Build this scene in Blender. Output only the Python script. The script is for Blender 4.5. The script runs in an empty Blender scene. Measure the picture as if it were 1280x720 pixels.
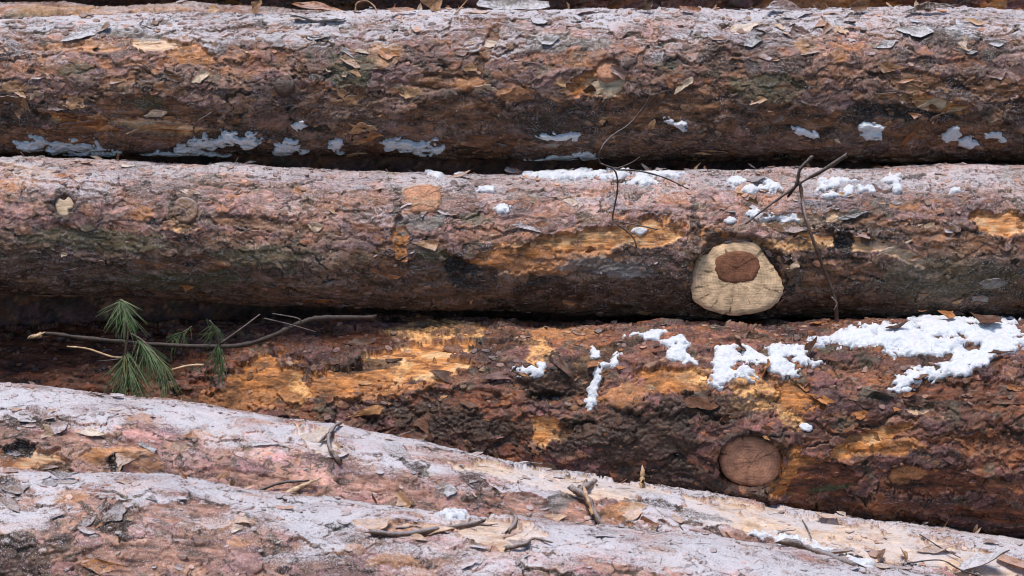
import bpy, math, random
import numpy as np
from mathutils import Vector, Matrix, Quaternion

scene = bpy.context.scene
COL = scene.collection
R = math.radians
rng = np.random.default_rng(7)
random.seed(7)

# ------------------------------------------------------------------ camera
PITCH = R(12.0); DIST = 3.0
cam_d = bpy.data.cameras.new('camera'); cam = bpy.data.objects.new('camera', cam_d); COL.objects.link(cam)
cam_d.lens = 65.0; cam_d.sensor_width = 36.0
cam_d.clip_start = 0.05; cam_d.clip_end = 200
CAM = np.array([0.0, -DIST * math.cos(PITCH), DIST * math.sin(PITCH)])
cam.location = CAM; cam.rotation_euler = (math.pi / 2 - PITCH, 0, 0)
cam_d.dof.use_dof = True; cam_d.dof.focus_distance = 2.84; cam_d.dof.aperture_fstop = 10.0
scene.camera = cam
# ------------------------------------------------------------------ sky + sun
SUN_EL, SUN_AZ = 73.0, -28.0           # overcast: soft light from high above, slightly left and in front of the pile
world = bpy.data.worlds.new("World"); scene.world = world; world.use_nodes = True
wn = world.node_tree.nodes; wl = world.node_tree.links
sky = wn.new('ShaderNodeTexSky'); sky.sky_type = 'NISHITA'; sky.sun_disc = False
sky.sun_elevation = R(SUN_EL); sky.sun_rotation = R(180 + SUN_AZ); sky.air_density = 1.0; sky.dust_density = 0.4; sky.ozone_density = 1.0
wl.new(sky.outputs[0], wn['Background'].inputs[0]); wn['Background'].inputs[1].default_value = 0.05
sd = bpy.data.lights.new('sun', 'SUN'); so = bpy.data.objects.new('sun', sd); COL.objects.link(so)
sd.energy = 1.5; sd.angle = R(18); sd.color = (1.0, 0.90, 0.80)
el, az = R(SUN_EL), R(SUN_AZ)
sdir = Vector((math.sin(az) * math.cos(el), -math.cos(az) * math.cos(el), math.sin(el)))
so.rotation_euler = sdir.to_track_quat('Z', 'Y').to_euler()
scene.view_settings.view_transform = 'Standard'; scene.view_settings.look = 'None'
scene.view_settings.exposure = 1.25; scene.view_settings.gamma = 1.0
try:
    scene.cycles.filter_width = 1.05; scene.cycles.max_bounces = 5; scene.cycles.diffuse_bounces = 3; scene.cycles.glossy_bounces = 2
    scene.cycles.transmission_bounces = 2; scene.cycles.caustics_reflective = False; scene.cycles.caustics_refractive = False
except Exception: pass

# ------------------------------------------------------------------ maths helpers
FPX = 1280 * 65.0 / 36.0
FWD = np.array([0, math.cos(PITCH), -math.sin(PITCH)]); UP = np.array([0, math.sin(PITCH), math.cos(PITCH)]); RT = np.array([1.0, 0, 0])

def ray(px, py):
    return FWD + RT * ((px - 640) / FPX) - UP * ((py - 360) / FPX)

def pix(px, py, Y):
    """point of the place seen at a pixel of the 1280x720 photograph, on the vertical plane y = Y"""
    d = ray(px, py); t = (Y - CAM[1]) / d[1]
    return CAM + d * t

def project(P):
    V = P - CAM; d = V @ FWD
    return 640 + (V @ RT) / d * FPX, 360 - (V @ UP) / d * FPX

def sstep(a, b, x):
    t = np.clip((x - a) / (b - a), 0, 1); return t * t * (3 - 2 * t)

NT = 512
def _tile(wl_px, seed, width=0.45):
    r = np.random.default_rng(seed); f = np.fft.rfft2(r.standard_normal((NT, NT)))
    fy = np.fft.fftfreq(NT)[:, None]; fx = np.fft.rfftfreq(NT)[None, :]
    k = np.sqrt(fx * fx + fy * fy) + 1e-9
    f *= np.exp(-(np.log(k * wl_px) / width) ** 2 / 2) / k
    t = np.fft.irfft2(f, s=(NT, NT)); t -= t.mean(); return (t / t.std() * 0.5).astype(np.float32)
TILES = [_tile(14.0, 100 + i) for i in range(6)]

def noise(s, t, scale, seed=0, an=1.0):
    """smooth noise, about -1..1; feature size = scale (metres) around the log, scale*an along it"""
    T = TILES[seed % 6]
    u = s / (scale * an) * 14 + seed * 37.73; v = t / scale * 14 + seed * 91.37
    iu = np.floor(u).astype(np.int64); iv = np.floor(v).astype(np.int64)
    fu = (u - iu).astype(np.float32); fv = (v - iv).astype(np.float32)
    iu %= NT; iv %= NT; iu1 = (iu + 1) % NT; iv1 = (iv + 1) % NT
    return (T[iv, iu] * (1 - fu) + T[iv, iu1] * fu) * (1 - fv) + (T[iv1, iu] * (1 - fu) + T[iv1, iu1] * fu) * fv

def fbm(s, t, scale, seed=0, an=1.0, octv=4, gain=0.55):
    o = 0; a = 1.0
    for k in range(octv):
        o = o + a * noise(s, t, scale / 2 ** k, seed * 5 + k + 1, an); a *= gain
    return o

H1 = np.random.default_rng(3).random((256, 256, 6)).astype(np.float32)
def voronoi(s, t, ls, lt, seed=0):
    """jittered cells ls by lt metres: F1, F2-F1, six random numbers per cell, offset from the cell's seed point"""
    u = s / ls + seed * 13.1; v = t / lt + seed * 7.7
    iu = np.floor(u).astype(np.int64); iv = np.floor(v).astype(np.int64)
    f1 = np.full(u.shape, 9.0, np.float32); f2 = f1.copy(); ci = np.zeros(u.shape, np.int64); cj = ci.copy()
    ox = np.zeros(u.shape, np.float32); oy = ox.copy()
    for a in (-1, 0, 1):
        for b in (-1, 0, 1):
            ca = iu + a; cb = iv + b; h = H1[(cb + seed * 5) % 256, ca % 256]
            dx = (u - ca - h[..., 0]).astype(np.float32); dy = (v - cb - h[..., 1]).astype(np.float32)
            d = np.sqrt(dx * dx + dy * dy)
            n = d < f1
            f2 = np.where(n, f1, np.minimum(f2, d)); ci = np.where(n, ca, ci); cj = np.where(n, cb, cj)
            ox = np.where(n, dx, ox); oy = np.where(n, dy, oy); f1 = np.where(n, d, f1)
    return f1, f2 - f1, H1[(cj + seed * 5 + 91) % 256, ci % 256], ox, oy

def shingles(s, t, ls, lt, seed=0):
    """overlapping plates: every jittered cell carries an irregular ellipse, the highest one covering a point wins.
    returns edge (0 centre .. 1 rim), random numbers of the plate, offset from its centre, its rank"""
    u = s / ls + seed * 13.1; v = t / lt + seed * 7.7
    iu = np.floor(u).astype(np.int64); iv = np.floor(v).astype(np.int64)
    best = np.full(u.shape, -1.0, np.float32); ed = np.ones(u.shape, np.float32); ci = np.zeros(u.shape, np.int64); cj = ci.copy()
    ox = np.zeros(u.shape, np.float32); oy = ox.copy()
    for a in (-1, 0, 1):
        for b in (-1, 0, 1):
            ca = iu + a; cb = iv + b; h = H1[(cb + seed * 5) % 256, ca % 256]; h2 = H1[(cb + seed * 5 + 91) % 256, ca % 256]
            dx = (u - ca - h[..., 0]).astype(np.float32); dy = (v - cb - h[..., 1]).astype(np.float32)
            an = np.arctan2(dy, dx); rr = (.62 + .38 * h[..., 2]) * (1 + .16 * np.sin(2 * an + 6 * h[..., 4]) + .12 * np.sin(3 * an + 6 * h[..., 5]) + .06 * np.sin(5 * an + 6 * h2[..., 0]))
            d = np.sqrt(dx * dx + dy * dy) / rr; pr = np.where(d < 1, 1 + h[..., 3], .5 * (1 - np.minimum(d, 1.9) / 2))
            n = pr > best
            best = np.where(n, pr, best); ed = np.where(n, np.minimum(d, 1), ed); ci = np.where(n, ca, ci); cj = np.where(n, cb, cj)
            ox = np.where(n, dx, ox); oy = np.where(n, dy, oy)
    return ed, H1[(cj + seed * 5 + 91) % 256, ci % 256], ox, oy, np.clip(best - 1, 0, 1)

# ------------------------------------------------------------------ object helpers
def tag(o, label=None, cat=None, group=None, kind=None):
    if label: o['label'] = label
    if cat: o['category'] = cat
    if group: o['group'] = group
    if kind: o['kind'] = kind
    return o

def empty(name, loc, label=None, cat=None, group=None):
    o = bpy.data.objects.new(name, None); o.location = loc; o.empty_display_size = 0.05; COL.objects.link(o)
    return tag(o, label, cat, group)

def mesh_from(name, V, F, mat, smooth=True):
    me = bpy.data.meshes.new(name)
    me.from_pydata([tuple(v) for v in V], [], [tuple(int(i) for i in f) for f in F]); me.materials.append(mat)
    if smooth: me.polygons.foreach_set('use_smooth', [True] * len(me.polygons))
    me.update(); return me

def fast_mesh(name, V, Q, mat, smooth=True, k=4):
    me = bpy.data.meshes.new(name)
    me.vertices.add(len(V)); me.vertices.foreach_set('co', np.ascontiguousarray(V, np.float32).ravel())
    me.loops.add(len(Q) * k); me.loops.foreach_set('vertex_index', np.ascontiguousarray(Q, np.int32).ravel())
    me.polygons.add(len(Q)); me.polygons.foreach_set('loop_start', np.arange(0, len(Q) * k, k, dtype=np.int32))
    me.polygons.foreach_set('use_smooth', np.full(len(Q), smooth))
    me.update(calc_edges=True); me.materials.append(mat); return me

def set_col(me, C):
    a = me.color_attributes.new('Col', 'FLOAT_COLOR', 'POINT')
    a.data.foreach_set('color', np.ascontiguousarray(C, np.float32).ravel())

def link(name, me, parent=None, loc=None):
    o = bpy.data.objects.new(name, me); COL.objects.link(o)
    if loc is not None: o.location = loc
    if parent is not None:
        o.parent = parent
        o.location = Vector(o.location) - Vector(parent.location) if loc is not None else (0, 0, 0)
    return o

# ------------------------------------------------------------------ materials
def new_mat(name):
    m = bpy.data.materials.new(name); m.use_nodes = True
    return m, m.node_tree.nodes, m.node_tree.links, m.node_tree.nodes['Principled BSDF']

def N(ns, t, **kw):
    n = ns.new(t)
    for k, v in kw.items():
        if k.startswith('i_'): n.inputs[k[2:].replace('_', ' ')].default_value = v
        else: setattr(n, k, v)
    return n

def ramp(ns, pts):
    r = ns.new('ShaderNodeValToRGB'); e = r.color_ramp.elements
    e[0].position, e[0].color = pts[0][0], pts[0][1]
    e[1].position, e[1].color = pts[-1][0], pts[-1][1]
    for p, c in pts[1:-1]:
        q = e.new(p); q.color = c
    return r

def g(v): return (v, v, v, 1)

def math_(ns, ls, op, a, b=None, clamp=False):
    n = ns.new('ShaderNodeMath'); n.operation = op; n.use_clamp = clamp
    for i, x in enumerate((a, b)):
        if x is None: continue
        if isinstance(x, (int, float)): n.inputs[i].default_value = x
        else: ls.new(x, n.inputs[i])
    return n.outputs[0]

def mix(ns, ls, fac, a, b, mode='MIX'):
    n = ns.new('ShaderNodeMix'); n.data_type = 'RGBA'; n.blend_type = mode
    for i, x in ((0, fac), (6, a), (7, b)):
        if isinstance(x, (int, float, tuple)): n.inputs[i].default_value = x
        else: ls.new(x, n.inputs[i])
    return n.outputs[2]

FROST = (0.62, 0.62, 0.69, 1)
def log_material(name, grain=1.0, spark=0.5):
    m, ns, ls, b = new_mat(name)
    at = N(ns, 'ShaderNodeAttribute', attribute_name='Col')
    tc = N(ns, 'ShaderNodeTexCoord')
    mp = N(ns, 'ShaderNodeMapping'); mp.inputs['Scale'].default_value = (0.55, 1, 1); ls.new(tc.outputs['Object'], mp.inputs[0])
    n1a = N(ns, 'ShaderNodeTexNoise', i_Scale=230.0, i_Detail=3.0, i_Roughness=0.6); ls.new(mp.outputs[0], n1a.inputs['Vector'])
    mw = N(ns, 'ShaderNodeMapping'); mw.inputs['Scale'].default_value = (0.05, 1, 1); ls.new(tc.outputs['Object'], mw.inputs[0])
    n1b = N(ns, 'ShaderNodeTexNoise', i_Scale=420.0, i_Detail=3.0, i_Roughness=0.65); ls.new(mw.outputs[0], n1b.inputs['Vector'])
    aw = N(ns, 'ShaderNodeAttribute', attribute_name='Wood')
    n1 = N(ns, 'ShaderNodeMix'); ls.new(aw.outputs['Fac'], n1.inputs[0]); ls.new(n1a.outputs[0], n1.inputs[2]); ls.new(n1b.outputs[0], n1.inputs[3])
    n2 = N(ns, 'ShaderNodeTexNoise', i_Scale=620.0, i_Detail=2.0, i_Roughness=0.6); ls.new(tc.outputs['Object'], n2.inputs['Vector'])
    n3 = N(ns, 'ShaderNodeTexNoise', i_Scale=75.0, i_Detail=3.0, i_Roughness=0.65); ls.new(mp.outputs[0], n3.inputs['Vector'])
    r1 = ramp(ns, [(0.30, g(0.42)), (0.5, g(0.95)), (0.72, g(1.75))]); ls.new(n1.outputs[0], r1.inputs[0])
    c = mix(ns, ls, 0.7 * grain, at.outputs['Color'], r1.outputs[0], 'MULTIPLY')
    r3 = ramp(ns, [(0.3, (0.72, 0.66, 0.62, 1)), (0.5, (1, 1, 1, 1)), (0.7, (1.15, 1.12, 1.18, 1))]); ls.new(n3.outputs[0], r3.inputs[0])
    c = mix(ns, ls, 0.8, c, r3.outputs[0], 'MULTIPLY')
    r2 = ramp(ns, [(0.32, g(0.62)), (0.68, g(1.4))]); ls.new(n2.outputs[0], r2.inputs[0])
    c = mix(ns, ls, 0.6 * grain, c, r2.outputs[0], 'MULTIPLY')
    # frost: grains that thicken where the attribute (hoar settled on upward faces and lips) is high
    fr = at.outputs['Alpha']
    k = math_(ns, ls, 'MULTIPLY', math_(ns, ls, 'SUBTRACT', n2.outputs[0], 0.5), 2.4)
    k2 = math_(ns, ls, 'MULTIPLY', math_(ns, ls, 'SUBTRACT', n1.outputs[0], 0.5), 0.6)
    f = math_(ns, ls, 'ADD', math_(ns, ls, 'ADD', fr, k), k2)
    rf = ramp(ns, [(0.22, g(0)), (0.62, g(.5)), (1.0, g(0.92))]); ls.new(f, rf.inputs[0])
    fm = math_(ns, ls, 'MULTIPLY', rf.outputs[0], math_(ns, ls, 'MULTIPLY', fr, 3.0, True))
    # separate frost crystals
    vo = N(ns, 'ShaderNodeTexVoronoi', i_Scale=480.0); ls.new(tc.outputs['Object'], vo.inputs['Vector'])
    rs = ramp(ns, [(0.20, g(1)), (0.36, g(0))]); ls.new(vo.outputs['Distance'], rs.inputs[0])
    rp = ramp(ns, [(0.36, g(0)), (0.60, g(1))]); ls.new(n3.outputs[0], rp.inputs[0])
    sp = math_(ns, ls, 'MULTIPLY', math_(ns, ls, 'MULTIPLY', rs.outputs[0], rp.outputs[0]), spark)
    fm = math_(ns, ls, 'MAXIMUM', fm, sp)
    c = mix(ns, ls, fm, c, FROST)
    ls.new(c, b.inputs['Base Color'])
    rr = ramp(ns, [(0.35, g(0.42)), (0.65, g(0.8))]); ls.new(n3.outputs[0], rr.inputs[0]); ls.new(rr.outputs[0], b.inputs['Roughness'])
    b.inputs['Specular IOR Level'].default_value = 0.35
    hgt = math_(ns, ls, 'ADD', n1.outputs[0], math_(ns, ls, 'MULTIPLY', n2.outputs[0], 0.35))
    bu = N(ns, 'ShaderNodeBump', i_Strength=0.4, i_Distance=0.0012); ls.new(hgt, bu.inputs['Height']); ls.new(bu.outputs[0], b.inputs['Normal'])
    return m

def flake_material(name, ca, cb, frost=0.5, scale=9, fine=22.0, use_attr=False, rough=0.7, streak=(0.5, 1, 1)):
    """bark and wood scraps: two colours mixed by object and by noise, frost on faces that look up"""
    m, ns, ls, b = new_mat(name)
    tc = N(ns, 'ShaderNodeTexCoord'); oi = N(ns, 'ShaderNodeObjectInfo'); ge = N(ns, 'ShaderNodeNewGeometry')
    mp = N(ns, 'ShaderNodeMapping'); mp.inputs['Scale'].default_value = streak; ls.new(tc.outputs['Object'], mp.inputs[0])
    n1 = N(ns, 'ShaderNodeTexNoise', i_Scale=float(scale), i_Detail=4.0, i_Roughness=0.7); ls.new(mp.outputs[0], n1.inputs['Vector'])
    n2 = N(ns, 'ShaderNodeTexNoise', i_Scale=float(fine), i_Detail=3.0, i_Roughness=0.7); ls.new(tc.outputs['Object'], n2.inputs['Vector'])
    if use_attr:
        c = N(ns, 'ShaderNodeAttribute', attribute_name='Col').outputs['Color']
    else:
        fa = math_(ns, ls, 'ADD', math_(ns, ls, 'MULTIPLY', n1.outputs[0], 0.9), math_(ns, ls, 'SUBTRACT', oi.outputs['Random'], 0.45), True)
        c = mix(ns, ls, fa, ca + (1,), cb + (1,))
    r1 = ramp(ns, [(0.28, g(0.35)), (0.5, g(1.0)), (0.72, g(1.7))]); ls.new(n1.outputs[0], r1.inputs[0])
    c = mix(ns, ls, 0.8, c, r1.outputs[0], 'MULTIPLY')
    sx = N(ns, 'ShaderNodeSeparateXYZ'); ls.new(ge.outputs['Normal'], sx.inputs[0])
    f = math_(ns, ls, 'ADD', sx.outputs['Z'], math_(ns, ls, 'MULTIPLY', math_(ns, ls, 'SUBTRACT', n2.outputs[0], 0.5), 2.6))
    rf = ramp(ns, [(0.35, g(0)), (1.0, g(frost))]); ls.new(f, rf.inputs[0])
    c = mix(ns, ls, rf.outputs[0], c, FROST)
    ls.new(c, b.inputs['Base Color']); b.inputs['Roughness'].default_value = rough; b.inputs['Specular IOR Level'].default_value = 0.3
    bu = N(ns, 'ShaderNodeBump', i_Strength=0.5, i_Distance=0.0012); ls.new(n1.outputs[0], bu.inputs['Height']); ls.new(bu.outputs[0], b.inputs['Normal'])
    return m

def snow_material():
    m, ns, ls, b = new_mat('snow')
    tc = N(ns, 'ShaderNodeTexCoord')
    n = N(ns, 'ShaderNodeTexNoise', i_Scale=350.0, i_Detail=3.0); ls.new(tc.outputs['Object'], n.inputs['Vector'])
    n2 = N(ns, 'ShaderNodeTexNoise', i_Scale=120.0, i_Detail=3.0, i_Roughness=0.7); ls.new(tc.outputs['Object'], n2.inputs['Vector'])
    r = ramp(ns, [(0.26, (0.30, 0.22, 0.18, 1)), (0.33, (0.64, 0.69, 0.78, 1)), (0.7, (0.80, 0.83, 0.88, 1))]); ls.new(n2.outputs[0], r.inputs[0])
    ls.new(r.outputs[0], b.inputs['Base Color']); b.inputs['Roughness'].default_value = 0.6
    b.inputs['Subsurface Weight'].default_value = 0.25; b.inputs['Subsurface Scale'].default_value = 0.006
    bu = N(ns, 'ShaderNodeBump', i_Strength=0.8, i_Distance=0.002); ls.new(n.outputs[0], bu.inputs['Height']); ls.new(bu.outputs[0], b.inputs['Normal'])
    return m

def plain_material(name, col, rough=0.6):
    m, ns, ls, b = new_mat(name)
    tc = N(ns, 'ShaderNodeTexCoord'); n = N(ns, 'ShaderNodeTexNoise', i_Scale=90.0, i_Detail=4.0); ls.new(tc.outputs['Object'], n.inputs['Vector'])
    r = ramp(ns, [(0.3, (col[0] * .6, col[1] * .6, col[2] * .6, 1)), (0.7, (col[0] * 1.4, col[1] * 1.4, col[2] * 1.4, 1))]); ls.new(n.outputs[0], r.inputs[0])
    ls.new(r.outputs[0], b.inputs['Base Color']); b.inputs['Roughness'].default_value = rough
    return m

def cut_wood_material(name, ca, cb, ring=420.0, scale_vec=(1, 1, 1), crack=0.5):
    """sawn wood: growth rings round the local z axis, saw marks, small checks"""
    m, ns, ls, b = new_mat(name)
    tc = N(ns, 'ShaderNodeTexCoord'); mp = N(ns, 'ShaderNodeMapping'); mp.inputs['Scale'].default_value = scale_vec; ls.new(tc.outputs['Object'], mp.inputs[0])
    nz = N(ns, 'ShaderNodeTexNoise', i_Scale=60.0, i_Detail=3.0); ls.new(mp.outputs[0], nz.inputs['Vector'])
    wv = N(ns, 'ShaderNodeTexWave', wave_type='RINGS', rings_direction='Z', i_Scale=ring / 6.28, i_Distortion=2.5, i_Detail=2.0); wv.inputs['Detail Scale'].default_value = 40.0
    ls.new(mp.outputs[0], wv.inputs['Vector'])
    c = mix(ns, ls, math_(ns, ls, 'MULTIPLY', wv.outputs[1], 0.45), ca + (1,), cb + (1,))
    r = ramp(ns, [(0.32, g(0.55)), (0.65, g(1.25))]); ls.new(nz.outputs[0], r.inputs[0])
    c = mix(ns, ls, 0.8, c, r.outputs[0], 'MULTIPLY')
    m2 = N(ns, 'ShaderNodeMapping'); m2.inputs['Scale'].default_value = (0.25, 1.6, 1); m2.inputs['Rotation'].default_value = (0, 0, -0.25); ls.new(tc.outputs['Object'], m2.inputs[0])
    n2 = N(ns, 'ShaderNodeTexNoise', i_Scale=200.0, i_Detail=3.0, i_Roughness=0.65); ls.new(m2.outputs[0], n2.inputs['Vector'])
    r2 = ramp(ns, [(0.34, g(0.35)), (0.46, g(1.0)), (0.7, g(1.15))]); ls.new(n2.outputs[0], r2.inputs[0])
    c = mix(ns, ls, crack, c, r2.outputs[0], 'MULTIPLY')
    gr = N(ns, 'ShaderNodeTexGradient', gradient_type='RADIAL'); ls.new(tc.outputs['Object'], gr.inputs['Vector'])      # checks running out from the pith
    vl = N(ns, 'ShaderNodeVectorMath', operation='LENGTH'); ls.new(tc.outputs['Object'], vl.inputs[0])
    cb_ = N(ns, 'ShaderNodeCombineXYZ'); ls.new(math_(ns, ls, 'MULTIPLY', gr.outputs['Fac'], 34.0), cb_.inputs[0]); ls.new(math_(ns, ls, 'MULTIPLY', vl.outputs['Value'], 28.0), cb_.inputs[1])
    nr = N(ns, 'ShaderNodeTexNoise', i_Scale=1.0, i_Detail=4.0, i_Roughness=0.6); ls.new(cb_.outputs[0], nr.inputs['Vector'])
    rr_ = ramp(ns, [(0.36, g(0.22)), (0.41, g(1.0)), (0.62, g(1.0)), (0.75, g(.72))]); ls.new(nr.outputs[0], rr_.inputs[0])
    c = mix(ns, ls, .85, c, rr_.outputs[0], 'MULTIPLY')
    ls.new(c, b.inputs['Base Color']); b.inputs['Roughness'].default_value = 0.75; b.inputs['Specular IOR Level'].default_value = 0.25
    bu = N(ns, 'ShaderNodeBump', i_Strength=0.7, i_Distance=0.0012); ls.new(n2.outputs[0], bu.inputs['Height']); ls.new(bu.outputs[0], b.inputs['Normal'])
    return m

M_SNOW = snow_material()
M_FL = {
    'tan': flake_material('flake_tan', (0.24, 0.12, 0.06), (0.56, 0.34, 0.18), 0.5),
    'orange': flake_material('flake_orange', (0.18, 0.065, 0.025), (0.46, 0.20, 0.075), 0.4),
    'mauve': flake_material('flake_mauve', (0.16, 0.10, 0.09), (0.38, 0.24, 0.20), 0.85),
    'brown': flake_material('flake_brown', (0.05, 0.028, 0.017), (0.20, 0.105, 0.055), 0.55),
    'pale': flake_material('flake_pale', (0.40, 0.27, 0.17), (0.64, 0.50, 0.36), 0.5),
    'grey': flake_material('flake_grey', (0.13, 0.115, 0.10), (0.30, 0.27, 0.25), 0.95),
}
M_WOODP = flake_material('torn_pale_wood', (0.48, 0.34, 0.22), (0.66, 0.52, 0.37), 0.3, scale=160, fine=600, streak=(.25, 1, 1))
M_WOODT = flake_material('torn_tan_wood', (0.34, 0.17, 0.07), (0.56, 0.33, 0.15), 0.3, scale=160, fine=600, streak=(.25, 1, 1))
M_WOODB = flake_material('dull_brown_wood', (0.08, 0.045, 0.03), (0.22, 0.13, 0.08), 0.4, scale=200, fine=600)
M_FLW = {
    'tan': flake_material('wet_flake_tan', (0.20, 0.085, 0.035), (0.50, 0.26, 0.11), 0.03, rough=.5),
    'orange': flake_material('wet_flake_orange', (0.16, 0.055, 0.02), (0.46, 0.19, 0.06), 0.03, rough=.5),
    'mauve': flake_material('wet_flake_mauve', (0.10, 0.045, 0.04), (0.26, 0.13, 0.12), 0.05, rough=.5),
    'brown': flake_material('wet_flake_brown', (0.04, 0.018, 0.012), (0.17, 0.075, 0.04), 0.03, rough=.5),
    'pale': flake_material('wet_flake_pale', (0.36, 0.20, 0.10), (0.60, 0.42, 0.25), 0.03, rough=.6),
    'grey': flake_material('wet_flake_grey', (0.09, 0.065, 0.055), (0.20, 0.15, 0.13), 0.1, rough=.5),
}
M_SCALE_HOAR = flake_material('frosted_bark_scales', (0, 0, 0), (1, 1, 1), .6, scale=260, fine=650, use_attr=True)
M_SCALE = flake_material('bark_scales', (0, 0, 0), (1, 1, 1), 0.25, scale=260, fine=650, use_attr=True)
M_TWIG = flake_material('twig_bark', (0.10, 0.062, 0.045), (0.20, 0.14, 0.11), 0.45, scale=300, fine=650)
M_TWIG_GREY = flake_material('twig_grey', (0.03, 0.02, 0.016), (0.09, 0.066, 0.055), 0.08, scale=300, fine=650)
M_TWIG_DARK = flake_material('twig_dark', (0.035, 0.022, 0.018), (0.09, 0.06, 0.045), 0.25, scale=300, fine=650)
M_SPLINT = flake_material('splinter_wood', (0.50, 0.33, 0.18), (0.68, 0.50, 0.32), 0.2, scale=200, fine=650)
M_NEEDLE = plain_material('pine_needles', (0.095, 0.155, 0.06), 0.5)
M_NEEDLE2 = plain_material('pine_needles_pale', (0.22, 0.29, 0.15), 0.5)
M_NEEDLE3 = plain_material('pine_needles_dry', (0.22, 0.20, 0.08), 0.6)
M_HEART = cut_wood_material('heartwood', (0.27, 0.12, 0.07), (0.18, 0.075, 0.045), crack=0.35)
M_CUT = cut_wood_material('cut_wood', (0.80, 0.58, 0.38), (0.62, 0.39, 0.21), crack=0.55)
M_CUTB = cut_wood_material('cut_wood_brown', (0.58, 0.31, 0.20), (0.42, 0.19, 0.11), crack=0.6)
M_END = cut_wood_material('log_end', (0.60, 0.42, 0.24), (0.42, 0.26, 0.13), ring=260)

# ------------------------------------------------------------------ the logs
def c3(*a): return np.array(a, np.float32)
PAL = {   # bark cell colours (albedo)
    'mauve': [c3(.31, .19, .185), c3(.37, .225, .205), c3(.26, .17, .17), c3(.40, .25, .195), c3(.22, .165, .15), c3(.34, .195, .18)],
    'brown': [c3(.26, .16, .15), c3(.32, .19, .165), c3(.20, .145, .13), c3(.36, .205, .145), c3(.17, .13, .118), c3(.29, .165, .17)],
    'red':   [c3(.17, .085, .08), c3(.22, .11, .10), c3(.125, .066, .06), c3(.26, .125, .085), c3(.19, .10, .105), c3(.10, .058, .05)],
    'pink':  [c3(.38, .205, .195), c3(.44, .25, .225), c3(.32, .175, .185), c3(.46, .27, .20), c3(.29, .175, .18), c3(.42, .21, .18)],
}

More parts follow.
